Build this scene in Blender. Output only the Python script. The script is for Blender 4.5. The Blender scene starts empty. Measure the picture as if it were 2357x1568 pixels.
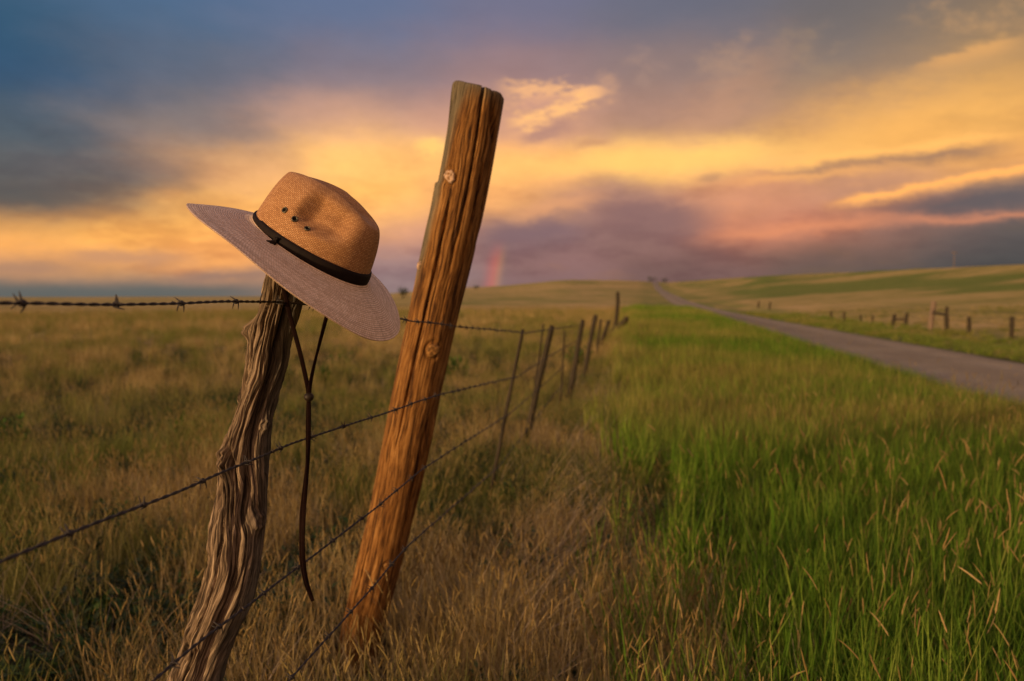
import bpy, bmesh, math, random
import numpy as np
from mathutils import Vector, Matrix

rng = np.random.default_rng(11)
random.seed(5)
R = math.radians
S = bpy.context.scene
COL = S.collection

# ------------------------------------------------------------------ camera
EYE = 1.30
PITCH = R(3.64)
FPX, CX, CY = 1571.3, 1178.5, 784.0          # lens in pixels of the picture as measured
cam = bpy.data.cameras.new('camera')
cam.lens = 24.0
cam.sensor_width = 36.0
cam.clip_start = 0.02
cam.clip_end = 30000
cam.dof.use_dof = True
cam.dof.focus_distance = 1.12
cam.dof.aperture_fstop = 3.6
cam_o = bpy.data.objects.new('camera', cam)
cam_o.location = (0, 0, EYE)
cam_o.rotation_euler = (R(90) - PITCH, 0, 0)
COL.objects.link(cam_o)
S.camera = cam_o

# ------------------------------------------------------------------ exposure
S.view_settings.view_transform = 'Standard'
S.view_settings.look = 'None'
S.view_settings.exposure = 0.0
S.view_settings.gamma = 1.0
S.view_settings.use_curve_mapping = False
S.render.engine = 'CYCLES'
S.cycles.use_denoising = True
S.cycles.max_bounces = 6
S.cycles.diffuse_bounces = 3
S.cycles.transparent_max_bounces = 8
S.cycles.caustics_reflective = False
S.cycles.caustics_refractive = False

SUN_AZ, SUN_EL = 230.0, 6.5
SUN_POWER = 4.2
SUN_COL = (1.0, 0.66, 0.33)


def lin(c):
    return tuple(((v / 255.0) / 12.92 if v / 255.0 <= 0.04045 else ((v / 255.0 + 0.055) / 1.055) ** 2.4) for v in c)


# ------------------------------------------------------------------ node helper
class NT:
    def __init__(self, tree):
        self.t = tree

    def n(self, kind, **kw):
        nd = self.t.nodes.new(kind)
        for k, v in kw.items():
            setattr(nd, k, v)
        return nd

    def put(self, sock, v):
        if isinstance(v, bpy.types.NodeSocket):
            self.t.links.new(v, sock)
        elif v is not None:
            if isinstance(v, (tuple, list)) and len(v) == 3 and getattr(sock, 'type', '') == 'RGBA':
                v = (*v, 1.0)
            sock.default_value = v

    def m(self, op, a, b=None, c=None, clamp=False):
        nd = self.n('ShaderNodeMath', operation=op, use_clamp=clamp)
        for i, v in enumerate((a, b, c)):
            if v is not None:
                self.put(nd.inputs[i], v)
        return nd.outputs[0]

    def v(self, op, a, b=None, c=None, scale=None):
        nd = self.n('ShaderNodeVectorMath', operation=op)
        for i, x in enumerate((a, b, c)):
            if x is not None:
                self.put(nd.inputs[i], x)
        if scale is not None:
            self.put(nd.inputs['Scale'], scale)
        return nd.outputs['Value'] if op in ('DOT_PRODUCT', 'DISTANCE', 'LENGTH') else nd.outputs['Vector']

    def comb(self, x, y, z):
        nd = self.n('ShaderNodeCombineXYZ')
        for i, v in enumerate((x, y, z)):
            self.put(nd.inputs[i], v)
        return nd.outputs[0]

    def sep(self, v):
        nd = self.n('ShaderNodeSeparateXYZ')
        self.put(nd.inputs[0], v)
        return nd.outputs

    def noise(self, vec, scale=5.0, detail=3.0, rough=0.55, dist=0.0, color=False, dim='3D'):
        nd = self.n('ShaderNodeTexNoise', noise_dimensions=dim)
        self.put(nd.inputs['Vector'], vec)
        nd.inputs['Scale'].default_value = scale
        nd.inputs['Detail'].default_value = detail
        nd.inputs['Roughness'].default_value = rough
        nd.inputs['Distortion'].default_value = dist
        return nd.outputs['Color'] if color else nd.outputs[0]

    def ss(self, x, a, b):
        nd = self.n('ShaderNodeMapRange', interpolation_type='SMOOTHSTEP')
        self.put(nd.inputs[0], x)
        self.put(nd.inputs[1], a)
        self.put(nd.inputs[2], b)
        return nd.outputs[0]

    def mix(self, f, a, b, blend='MIX'):
        nd = self.n('ShaderNodeMix', data_type='RGBA', blend_type=blend)
        self.put(nd.inputs[0], f)
        self.put(nd.inputs[6], a)
        self.put(nd.inputs[7], b)
        return nd.outputs[2]

    def vmix(self, f, a, b):
        nd = self.n('ShaderNodeMix', data_type='VECTOR')
        self.put(nd.inputs[0], f)
        self.put(nd.inputs[4], a)
        self.put(nd.inputs[5], b)
        return nd.outputs[1]

    def ramp(self, f, stops):
        nd = self.n('ShaderNodeValToRGB')
        el = nd.color_ramp.elements
        while len(el) < len(stops):
            el.new(0.5)
        for e, (p, c) in zip(el, stops):
            e.position = p
            e.color = (*c, 1.0)
        self.put(nd.inputs[0], f)
        return nd.outputs[0]


def px_ray(px, py):
    u, w = (px - CX) / FPX, (CY - py) / FPX
    c, s = math.cos(PITCH), math.sin(PITCH)
    return np.array([u, c + w * s, w * c - s])


def P(px, py, Y):
    """world point at depth Y (metres ahead of the camera) seen at picture position px, py"""
    d = px_ray(px, py)
    return np.array([0, 0, EYE]) + d * (Y / d[1])


# ------------------------------------------------------------------ world: sunset sky with storm clouds
world = bpy.data.worlds.new('World')
S.world = world
world.use_nodes = True
wt = world.node_tree
wt.nodes.clear()
W = NT(wt)
tc = W.n('ShaderNodeTexCoord').outputs['Generated']
dirv = W.v('NORMALIZE', tc)
dx, dy, dz = W.sep(dirv)
# billowing of the cloud layers: warp the direction before looking the cloud colours up
sq = W.v('MULTIPLY', dirv, (1.0, 1.0, 3.2))
sq2 = W.v('MULTIPLY', dirv, (1.0, 1.0, 2.4))


def wobble(vec, scale, ax, az_):
    u_ = W.m('MULTIPLY', W.m('SUBTRACT', W.noise(vec, scale, 4, 0.58), 0.5), ax)
    q_ = W.m('MULTIPLY', W.m('SUBTRACT', W.noise(W.v('ADD', vec, (7.3, 2.1, 4.4)), scale, 4, 0.58), 0.5), az_)
    return W.comb(u_, u_, q_)


wd = W.v('ADD', W.v('ADD', dirv, wobble(sq, 3.4, 0.07, 0.016)), wobble(sq2, 9.0, 0.07, 0.030))
wd = W.v('MULTIPLY', wd, (1.0, 1.0, 2.8))

SKY = [  # picture x, picture y, sRGB, sharpness
    (0, 20, (28, 82, 112)), (400, 20, (76, 106, 138)), (800, 20, (98, 114, 146)), (1178, 20, (114, 114, 138)),
    (1570, 20, (106, 108, 124)), (1960, 20, (112, 106, 106)), (2357, 20, (142, 118, 92)),
    (0, 150, (48, 84, 116)), (400, 150, (100, 106, 122)), (800, 150, (132, 120, 130)), (1178, 150, (154, 124, 124)),
    (1570, 150, (146, 122, 116)), (1960, 150, (138, 120, 108)), (2357, 150, (172, 134, 90)),
    (0, 270, (78, 93, 104)), (400, 280, (138, 122, 116)), (800, 270, (200, 152, 126)), (1178, 270, (204, 150, 122)),
    (1570, 260, (176, 134, 114)), (1960, 250, (196, 146, 100)), (2357, 270, (226, 166, 86)),
    (0, 400, (88, 94, 98)), (280, 400, (116, 106, 104)), (520, 390, (226, 166, 108)), (850, 350, (252, 188, 104)),
    (1178, 380, (250, 180, 102)), (1570, 365, (255, 194, 102)), (2080, 310, (250, 182, 90)), (2357, 350, (232, 162, 92)),
    (0, 460, (80, 84, 86)), (200, 455, (116, 104, 92)), (430, 480, (248, 178, 92)), (800, 480, (252, 184, 96)),
    (1160, 460, (238, 168, 100)), (1400, 470, (172, 126, 110)), (1700, 440, (206, 140, 106)), (2000, 420, (190, 136, 106)),
    (2357, 440, (116, 102, 100)),
    (0, 545, (248, 174, 84)), (300, 545, (252, 178, 84)), (930, 540, (210, 148, 116)), (1200, 545, (138, 108, 110)),
    (1450, 545, (146, 108, 102)), (1780, 530, (196, 126, 98)), (2100, 520, (170, 116, 96)), (2357, 540, (100, 88, 86)),
    (0, 600, (216, 150, 100)), (250, 605, (240, 164, 90)), (520, 600, (246, 166, 92)), (930, 600, (152, 122, 122)),
    (1250, 610, (144, 104, 100)), (1600, 600, (128, 92, 88)), (1960, 590, (110, 86, 80)), (2357, 600, (70, 70, 72)),
    (0, 668, (86, 102, 106)), (300, 668, (112, 112, 112)), (600, 668, (150, 122, 110)), (930, 660, (142, 120, 120)),
    (1250, 660, (132, 104, 106)), (1600, 650, (120, 92, 90)), (2000, 640, (94, 82, 80)), (2357, 640, (66, 70, 76)),
]
pts = []
for x, y, c in SKY:
    d = px_ray(x, y)
    pts.append((d / np.linalg.norm(d), lin(c), 75.0 if y < 200 else 105.0 if y < 300 else 150.0))
for az, el, c, k in [  # the rest of the dome: sun glow behind, mauve and grey blue cloud overhead
    (222, 2, (255, 186, 96), 14), (180, 3, (240, 166, 104), 14), (262, 3, (226, 156, 104), 14), (140, 4, (176, 128, 108), 14),
    (300, 4, (176, 140, 112), 14), (95, 5, (120, 104, 104), 16), (60, 14, (170, 132, 104), 30), (-60, 14, (92, 104, 120), 30), (-75, 3, (180, 138, 104), 20),
    (222, 20, (250, 196, 140), 12), (150, 26, (206, 168, 152), 10), (300, 26, (160, 148, 160), 10),
    (60, 40, (150, 132, 136), 10), (0, 45, (118, 126, 164), 14), (-60, 42, (80, 110, 148), 12), (0, 88, (158, 150, 172), 8),
    (180, 55, (200, 172, 168), 8), (0, -45, (60, 50, 36), 5), (180, -45, (60, 50, 36), 5)]:
    a, e = R(az), R(el)
    pts.append((np.array([math.sin(a) * math.cos(e), math.cos(a) * math.cos(e), math.sin(e)]), lin(c), k))
acc, wsum = None, None
for d, c, k in pts:
    q = W.v('DISTANCE', wd, (d[0], d[1], d[2] * 2.8))
    e = W.m('EXPONENT', W.m('MULTIPLY', W.m('MULTIPLY', q, q), -k))
    if acc is None:
        acc, wsum = W.v('SCALE', c, scale=e), W.m('ADD', e, 1e-9)
    else:
        acc = W.v('ADD', W.v('SCALE', c, scale=e), acc)
        wsum = W.m('ADD', wsum, e)
sky = W.v('SCALE', acc, scale=W.m('DIVIDE', 1.0, wsum))
# mottling of the cloud decks: mauve hollows and warmer billows, mostly low down
ft = W.noise(W.v('MULTIPLY', dirv, (1, 1, 1.9)), 15.0, 7, 0.64)
sky = W.v('SCALE', sky, scale=W.m('MULTIPLY_ADD', W.m('SUBTRACT', ft, 0.5), W.m('MULTIPLY_ADD', W.ss(dz, 0.40, 0.15), 0.30, 0.10), 1.0))
low = W.m('MULTIPLY_ADD', W.ss(dz, 0.26, 0.08), 0.80, 0.12)
mt = W.noise(W.v('MULTIPLY', dirv, (1, 1, 3.6)), 5.2, 6, 0.62)
sky = W.vmix(W.m('MULTIPLY', W.ss(mt, 0.52, 0.36), W.m('MULTIPLY', low, 0.9)), sky, W.v('MULTIPLY', sky, (0.78, 0.72, 0.78)))
sky = W.vmix(W.m('MULTIPLY', W.ss(mt, 0.54, 0.68), W.m('MULTIPLY', low, 0.9)), sky, W.v('MULTIPLY', sky, (1.10, 1.06, 0.92)))

# tangent coordinates of the sky ahead, for the single clouds
inv = W.m('DIVIDE', 1.0, W.m('MAXIMUM', dy, 0.05))
tX, tZ = W.m('MULTIPLY', dx, inv), W.m('MULTIPLY', dz, inv)
front = W.ss(dy, 0.3, 0.5)
cn = W.noise(W.comb(tX, W.m('MULTIPLY', tZ, 2.2), 0.0), 13.0, 5, 0.62)
cn2 = W.noise(W.comb(tX, W.m('MULTIPLY', tZ, 3.0), 3.0), 34.0, 4, 0.6)


def tp(x, y):
    d = px_ray(x, y)
    return d[0] / d[1], d[2] / d[1]


def bell(x, c, w):
    t = W.m('DIVIDE', W.m('SUBTRACT', x, c), w)
    return W.m('EXPONENT', W.m('MULTIPLY', W.m('MULTIPLY', t, t), -1.0))


def streak(sky, p0, p1, off, up, dn, col, alpha, wob=0.012, fine=0.006, fade=0.15):
    """a long thin cloud between two places of the sky; off = shift across it, up/dn = softness above/below"""
    (x0, z0), (x1, z1) = tp(*p0), tp(*p1)
    L = math.hypot(x1 - x0, z1 - z0)
    ux, uz = (x1 - x0) / L, (z1 - z0) / L
    a = W.m('ADD', W.m('MULTIPLY', W.m('SUBTRACT', tX, x0), ux), W.m('MULTIPLY', W.m('SUBTRACT', tZ, z0), uz))
    b = W.m('SUBTRACT', W.m('MULTIPLY', W.m('SUBTRACT', tZ, z0), ux), W.m('MULTIPLY', W.m('SUBTRACT', tX, x0), uz))
    b = W.m('MULTIPLY_ADD', W.m('SUBTRACT', cn, 0.5), wob * 2, b)
    b = W.m('MULTIPLY_ADD', W.m('SUBTRACT', cn2, 0.5), fine * 2, b)
    b = W.m('SUBTRACT', b, off)
    w = W.m('ADD', W.m('MULTIPLY', W.m('GREATER_THAN', b, 0.0), up - dn), dn)
    t = W.m('DIVIDE', b, w)
    g = W.m('EXPONENT', W.m('MULTIPLY', W.m('MULTIPLY', t, t), -1.0))
    al = W.m('DIVIDE', a, L)
    m_ = W.m('MULTIPLY', W.ss(al, -fade, fade), W.ss(al, 1 + fade, 1 - fade))
    m_ = W.m('MULTIPLY', W.m('MULTIPLY', g, m_), W.m('MULTIPLY', front, alpha))
    return W.vmix(m_, sky, lin(col))


def puff(sky, x, y, rx, ry, col, alpha, lo=0.48, hi=0.66, tex=None):
    cx, cz = tp(x, y)
    g = W.m('MULTIPLY', bell(tX, cx, rx / FPX), bell(tZ, cz, ry / FPX))
    f = W.ss(W.m('MULTIPLY', W.m('ADD', 0.62, W.m('MULTIPLY', g, 0.45)), tex or cn3), lo, hi)
    m_ = W.m('MULTIPLY', W.m('MULTIPLY', f, W.ss(g, 0.05, 0.55)), W.m('MULTIPLY', front, alpha))
    return W.vmix(m_, sky, lin(col))


cn3 = W.noise(W.comb(tX, W.m('MULTIPLY', tZ, 1.5), 7.0), 17.0, 5, 0.6)
# slanting veils of lit rain in the upper right
sky = streak(sky, (1800, 345), (2420, 165), 0.0, 0.05, 0.04, (244, 178, 90), 0.45, 0.05, 0.02, fade=0.3)
sky = streak(sky, (1530, 345), (1800, 130), 0.0, 0.035, 0.035, (206, 152, 112), 0.35, 0.05, 0.02, fade=0.35)
sky = streak(sky, (1950, 250), (2420, 60), 0.0, 0.012, 0.02, (206, 156, 98), 0.4, 0.03, 0.015, fade=0.3)
sky = streak(sky, (1180, 385), (1900, 350), 0.0, 0.022, 0.020, (255, 196, 104), 0.55, 0.03, 0.012, fade=0.3)
# dark rain cloud masses low on the right and their lit rims
sky = streak(sky, (2010, 470), (2420, 400), -0.020, 0.014, 0.022, (96, 88, 92), 0.85, fade=0.25)
sky = streak(sky, (1930, 474), (2420, 376), 0.004, 0.006, 0.010, (255, 176, 92), 0.95, fade=0.12)
sky = streak(sky, (1800, 395), (2290, 336), -0.004, 0.008, 0.010, (146, 112, 96), 0.75, fade=0.2)
sky = streak(sky, (1760, 398), (2330, 326), 0.010, 0.006, 0.007, (255, 186, 98), 0.6, fade=0.2)
sky = streak(sky, (1640, 548), (2080, 500), 0.0, 0.012, 0.010, (226, 142, 98), 0.65, fade=0.25)
sky = streak(sky, (2060, 512), (2420, 492), 0.0, 0.008, 0.007, (222, 140, 100), 0.7, fade=0.2)
sky = streak(sky, (2080, 545), (2500, 530), 0.0, 0.02, 0.05, (82, 80, 82), 0.5, fade=0.3)
sky = streak(sky, (1700, 420), (2060, 380), 0.0, 0.006, 0.008, (250, 176, 98), 0.55, fade=0.25)
sky = streak(sky, (1330, 338), (1400, 322), 0.0, 0.004, 0.005, (196, 142, 104), 0.6, fade=0.3)
sky = streak(sky, (2120, 150), (2330, 96), 0.0, 0.006, 0.012, (232, 168, 96), 0.5, fade=0.25)
# low blue grey bank on the left horizon, torn grey rolls above it
sky = streak(sky, (-900, 676), (640, 672), 0.0, 0.0150, 0.05, (96, 100, 98), 0.92, 0.003, 0.004, fade=0.12)
sky = streak(sky, (150, 588), (430, 594), 0.0, 0.010, 0.012, (196, 142, 104), 0.85, 0.010, 0.008, fade=0.3)
sky = streak(sky, (-200, 622), (180, 618), 0.0, 0.014, 0.010, (172, 130, 104), 0.8, 0.010, 0.008, fade=0.3)
sky = streak(sky, (420, 640), (640, 628), 0.0, 0.008, 0.008, (146, 116, 104), 0.8, 0.006, 0.006, fade=0.3)
sky = streak(sky, (-100, 452), (170, 462), 0.0, 0.02, 0.012, (92, 90, 88), 0.6, 0.012, 0.008, fade=0.3)
sky = streak(sky, (1120, 548), (1330, 530), 0.0, 0.020, 0.014, (132, 102, 106), 0.85, 0.016, 0.012, fade=0.3)
sky = streak(sky, (1370, 492), (1620, 500), 0.0, 0.022, 0.030, (138, 102, 100), 0.8, 0.018, 0.010, fade=0.3)
sky = streak(sky, (1200, 520), (1380, 470), 0.014, 0.010, 0.010, (226, 158, 108), 0.6, 0.014, 0.010, fade=0.3)
# the small gold cumulus right of the tall post
sky = streak(sky, (1165, 212), (1400, 210), 0.0, 0.010, 0.014, (244, 180, 120), 0.75, 0.030, 0.032, fade=0.18)
sky = streak(sky, (1180, 282), (1370, 226), 0.0, 0.012, 0.012, (250, 186, 116), 0.85, 0.030, 0.030, fade=0.15)
sky = streak(sky, (1200, 300), (1300, 268), -0.014, 0.007, 0.008, (178, 132, 118), 0.75, 0.010, 0.012, fade=0.25)
sky = puff(sky, 1265, 235, 90, 22, (190, 140, 128), 0.55, 0.40, 0.60, cn)
sky = puff(sky, 1400, 180, 40, 26, (206, 156, 122), 0.45, 0.38, 0.62)
sky = puff(sky, 1680, 150, 75, 80, (176, 140, 116), 0.55, 0.36, 0.66)
sky = puff(sky, 1490, 150, 55, 55, (172, 138, 122), 0.55, 0.36, 0.66)
sky = puff(sky, 1860, 130, 95, 75, (166, 136, 108), 0.45, 0.36, 0.66)
sky = puff(sky, 2260, 35, 170, 50, (196, 150, 102), 0.5, 0.36, 0.66)
sky = puff(sky, 1640, 408, 40, 12, (176, 130, 100), 0.55, 0.36, 0.60, cn)
sky = puff(sky, 995, 342, 44, 26, (255, 204, 108), 0.6, 0.30, 0.58)
# foot of a rainbow, 42 degrees from the point opposite the sun
a0, e0 = R(SUN_AZ - 180), R(-SUN_EL)
anti = (math.sin(a0) * math.cos(e0), math.cos(a0) * math.cos(e0), math.sin(e0))
d_rb = px_ray(1143, 600)
d_rb /= np.linalg.norm(d_rb)
rb = math.degrees(math.acos(float(np.dot(d_rb, anti))))
ang = W.m('MULTIPLY', W.m('ARCCOSINE', W.v('DOT_PRODUCT', dirv, anti)), 180 / math.pi)
rm = W.m('MULTIPLY', bell(ang, rb, 0.62), W.m('MULTIPLY', W.ss(dz, 0.088, 0.045), W.m('MULTIPLY', front, W.ss(dx, 0.25, 0.05))))
rc = W.ramp(W.m('MULTIPLY_ADD', W.m('SUBTRACT', ang, rb), -0.45, 0.5),
            [(0.15, lin((224, 96, 92))), (0.5, lin((220, 112, 90))), (0.72, lin((214, 150, 96))), (0.95, lin((150, 140, 110)))])
sky = W.vmix(W.m('MULTIPLY', rm, 0.42), sky, rc)

# brighter lit cloud, deeper shaded cloud
sky = W.v('SCALE', sky, scale=W.m('MULTIPLY_ADD', W.v('DOT_PRODUCT', sky, (0.3, 0.5, 0.2)), 0.46, 0.88))
nish = W.n('ShaderNodeTexSky', sky_type='NISHITA')
nish.sun_disc = False
nish.sun_elevation = R(SUN_EL)
nish.sun_rotation = R(SUN_AZ)
nish.altitude = 900
bg1 = W.n('ShaderNodeBackground')
W.put(bg1.inputs[0], nish.outputs[0])
bg1.inputs[1].default_value = 0.08
bg2 = W.n('ShaderNodeBackground')
W.put(bg2.inputs[0], sky)
bg2.inputs[1].default_value = 1.08
mx = W.n('ShaderNodeMixShader')
mx.inputs[0].default_value = 0.97
wt.links.new(bg1.outputs[0], mx.inputs[1])
wt.links.new(bg2.outputs[0], mx.inputs[2])
wo = W.n('ShaderNodeOutputWorld')
wt.links.new(mx.outputs[0], wo.inputs[0])
world.cycles.sampling_method = 'MANUAL'
world.cycles.sample_map_resolution = 512

# ------------------------------------------------------------------ sun
sl = bpy.data.lights.new('sun', 'SUN')
sl.energy = SUN_POWER
sl.color = SUN_COL
sl.angle = R(1.5)
so = bpy.data.objects.new('sun', sl)
sv = Vector((math.sin(R(SUN_AZ)) * math.cos(R(SUN_EL)), math.cos(R(SUN_AZ)) * math.cos(R(SUN_EL)), math.sin(R(SUN_EL))))
so.rotation_euler = (-sv).to_track_quat('-Z', 'Y').to_euler()
so.location = sv * 50
COL.objects.link(so)


# ------------------------------------------------------------------ object helpers
def tag(o, label=None, cat=None, group=None, kind=None):
    for k, v in (('label', label), ('category', cat), ('group', group), ('kind', kind)):
        if v:
            o[k] = v
    return o


def mesh_obj(name, verts, faces, mat, parent=None, smooth=True, uv=None, attrs=None):
    me = bpy.data.meshes.new(name)
    me.from_pydata([tuple(map(float, v)) for v in verts], [], [tuple(int(i) for i in f) for f in faces])
    if smooth:
        me.polygons.foreach_set('use_smooth', [True] * len(me.polygons))
    if uv is not None:
        lay = me.uv_layers.new(name='UVMap')
        idx = np.empty(len(me.loops), int)
        me.loops.foreach_get('vertex_index', idx)
        lay.data.foreach_set('uv', np.asarray(uv, float)[idx].ravel())
    for k, a in (attrs or {}).items():
        at = me.attributes.new(k, 'FLOAT', 'POINT')
        at.data.foreach_set('value', np.asarray(a, float).ravel())
    for m_ in (mat if isinstance(mat, (list, tuple)) else [mat]):
        me.materials.append(m_)
    o = bpy.data.objects.new(name, me)
    COL.objects.link(o)
    if parent:
        o.parent = parent
        o.matrix_parent_inverse = Matrix.Translation(parent.location).inverted()
    return o


def empty(name, loc, label, cat, group=None):
    o = bpy.data.objects.new(name, None)
    o.location = tuple(map(float, loc))
    o.empty_display_size = 0.1
    COL.objects.link(o)
    return tag(o, label, cat, group)


def grid_faces(nr, nc, wrap=False, base=0):
    r, c = np.meshgrid(np.arange(nr - 1), np.arange(nc if wrap else nc - 1), indexing='ij')
    c2 = (c + 1) % nc
    f = np.stack([r * nc + c, r * nc + c2, (r + 1) * nc + c2, (r + 1) * nc + c], -1).reshape(-1, 4) + base
    return f


_tab = np.random.default_rng(3).random((64, 256, 256))


def vnoise(x, y, seed=0, px=256):
    """smooth value noise, period px along x"""
    T = _tab[seed % 64]
    xi, yi = np.floor(x).astype(int), np.floor(y).astype(int)
    fx, fy = x - xi, y - yi
    fx, fy = fx * fx * (3 - 2 * fx), fy * fy * (3 - 2 * fy)
    x0, x1, y0, y1 = xi % px, (xi + 1) % px, yi % 256, (yi + 1) % 256
    return (T[x0, y0] * (1 - fx) + T[x1, y0] * fx) * (1 - fy) + (T[x0, y1] * (1 - fx) + T[x1, y1] * fx) * fy


def fbm(x, y, seed=0, oct=4):
    s, a, t = 0, 1.0, 0
    for i in range(oct):
        s = s + a * vnoise(x * 2 ** i, y * 2 ** i, seed + i)
        t += a
        a *= 0.5
    return s / t


def sstep(a, b, x):
    t = np.clip((x - a) / (b - a), 0, 1)
    return t * t * (3 - 2 * t)


def material(name):
    m_ = bpy.data.materials.new(name)
    m_.use_nodes = True
    m_.node_tree.nodes.clear()
    return m_, NT(m_.node_tree)


def finish(m_, N, color, rough=0.8, bump=None, bump_d=0.002, bump_s=0.6, spec=0.3, metal=0.0, trans=None, sheen=0):
    b = N.n('ShaderNodeBsdfPrincipled')
    N.put(b.inputs['Base Color'], color)
    N.put(b.inputs['Roughness'], rough)
    b.inputs['Specular IOR Level'].default_value = spec
    b.inputs['Metallic'].default_value = metal
    if bump is not None:
        bp = N.n('ShaderNodeBump')
        bp.inputs['Strength'].default_value = bump_s
        bp.inputs['Distance'].default_value = bump_d
        N.put(bp.inputs['Height'], bump)
        N.put(b.inputs['Normal'], bp.outputs[0])
    out = N.n('ShaderNodeOutputMaterial')
    sh = b.outputs[0]
    if trans is not None:
        tl = N.n('ShaderNodeBsdfTranslucent')
        N.put(tl.inputs[0], color)
        mx_ = N.n('ShaderNodeMixShader')
        mx_.inputs[0].default_value = trans
        N.t.links.new(sh, mx_.inputs[1])
        N.t.links.new(tl.outputs[0], mx_.inputs[2])
        sh = mx_.outputs[0]
    N.t.links.new(sh, out.inputs[0])
    return m_


def attr(N, name, inst=False):
    nd = N.n('ShaderNodeAttribute')
    nd.attribute_name = name
    if inst:
        nd.attribute_type = 'INSTANCER'
    return nd.outputs['Fac']


# ------------------------------------------------------------------ terrain
RD = R(11.0)                                   # heading of the road
ROAD = (4.9, 9.1)
_hp = np.array([(-3000, 0), (0, 0), (620, 2), (860, 5), (950, 13), (1040, 21), (1160, 26), (1230, 33), (1300, 40), (1430, 39), (1480, 37),
                (1520, 33), (1600, 38), (1760, 49), (2000, 60), (2357, 77), (2700, 84), (5000, 60)], float)
_rp = np.array([(-3000, 900), (860, 900), (1000, 560), (1300, 500), (1480, 540), (1540, 560), (1760, 310), (2000, 230), (2357, 165), (5000, 160)], float)
_az = np.arctan((_hp[:, 0] - CX) / FPX)
_el = _hp[:, 1] / FPX
_azr = np.arctan((_rp[:, 0] - CX) / FPX)


def st(x, y):
    return x * math.sin(RD) + y * math.cos(RD), x * math.cos(RD) - y * math.sin(RD)


def xy(s, t):
    return s * math.sin(RD) + t * math.cos(RD), s * math.cos(RD) - t * math.sin(RD)


def ground_z(x, y, bumps=True):
    x, y = np.asarray(x, float), np.asarray(y, float)
    r = np.hypot(x, y)
    az = np.arctan2(x, np.maximum(y, 1e-3) + 0 * x)
    az = np.where(y < 0, np.sign(x) * np.pi / 2, az)
    back = sstep(1.0, 1.5, np.abs(az))
    sl_ = np.interp(az, _az, _el)
    # smooth the profile a little
    for d in (-0.012, 0.012):
        sl_ = sl_ + np.interp(az + d, _az, _el)
    sl_ = sl_ / 3 * (1 - back)
    Rr = np.interp(az, _azr, _rp[:, 1])
    r0 = np.interp(az, [-0.2, 0.1, 0.25, 0.5], [60, 70, 75, 48])
    base = -0.33 * sstep(3.5, 12, r)
    zr = EYE + Rr * sl_ * np.maximum(np.cos(az), 0.2)
    u = np.clip((r - r0) / (Rr - r0), 0, 1)
    z = base + (zr - base) * u ** 1.55
    # far folds of the hill
    z = z + 1.6 * sstep(60, 140, r) * (1 - u) * u * 4 * (fbm(x / 70 + 40, y / 70 + 40, 9, 3) - 0.5)
    if bumps:
        s, t = st(x, y)
        near = 1 - sstep(80, 200, r)
        z = z + near * 0.14 * (fbm(x / 2.2 + 50, y / 2.2 + 50, 1, 3) - 0.5) * (1 - np.exp(-((t - 7) / 2.6) ** 4))
        z = z + near * 0.05 * np.exp(-((t - 10.2) / 0.7) ** 2)          # grassy berm beyond the road
        z = z - near * 0.20 * np.exp(-((t - 12.2) / 1.2) ** 2)          # ditch
        z = z + near * 0.10 * np.exp(-((t + 0.6) / 0.5) ** 2) * sstep(2.4, 5, r)
    return z


def axis(lo, hi, d0, grow, dense):
    v = [dense[0]]
    while v[-1] < dense[1]:
        v.append(v[-1] + d0)
    d = d0
    while v[-1] < hi:
        d *= grow
        v.append(v[-1] + d)
    w = [dense[0]]
    d = d0
    while w[-1] > lo:
        d *= grow
        w.append(w[-1] - d)
    return np.array(w[:0:-1] + v)


sv_ = axis(-200, 9000, 0.30, 1.025, (-4, 14))
tv_ = axis(-9000, 9000, 0.35, 1.07, (-14, 18))
SS, TT = np.meshgrid(sv_, tv_, indexing='ij')
gx, gy = xy(SS, TT)
gz = ground_z(gx, gy)
inroad = sstep(ROAD[0] - 0.1, ROAD[0] + 0.35, TT) * (1 - sstep(ROAD[1] - 0.35, ROAD[1] + 0.1, TT))
gz = gz - 0.16 * inroad
gr = np.hypot(gx, gy)
# albedo maps of the ground: how green, how closed the sward
n1 = fbm(gx / 9 + 30, gy / 9 + 30, 20, 4)
n2 = fbm(gx / 45 + 60, gy / 45 + 60, 24, 4)
verge = sstep(-0.4 - 0.02 * np.clip(gr, 0, 200), 0.8, TT) * (1 - sstep(9, 10, TT)) * (1 - 0.65 * sstep(90, 200, gr))
rverge = sstep(9, 9.3, TT) * (1 - sstep(13, 17, TT))
con = 0.5 + 0.5 * np.sin(gz * 1.05 + 11.0 * n2)
hillm = sstep(12, 30, TT) * sstep(40, 80, gr)
green = np.clip(0.30 * hillm + 0.95 * verge * sstep(0.25, 0.6, n1 + 0.12) + 0.75 * rverge * sstep(0.3, 0.6, n1)
                + hillm * (0.95 * sstep(0.50, 0.70, con * 0.55 + n1 * 0.55))
                + (1 - verge) * (1 - rverge) * (1 - hillm) * 0.55 * sstep(0.48, 0.68, n1 * 0.5 + n2 * 0.5), 0, 1)
cover = sstep(10, 45, gr)
azg = np.abs(np.arctan2(gx, gy))
cover = np.maximum(cover, sstep(0.95, 1.15, azg) * sstep(1.0, 2.0, gr))      # open sward either side and behind


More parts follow.
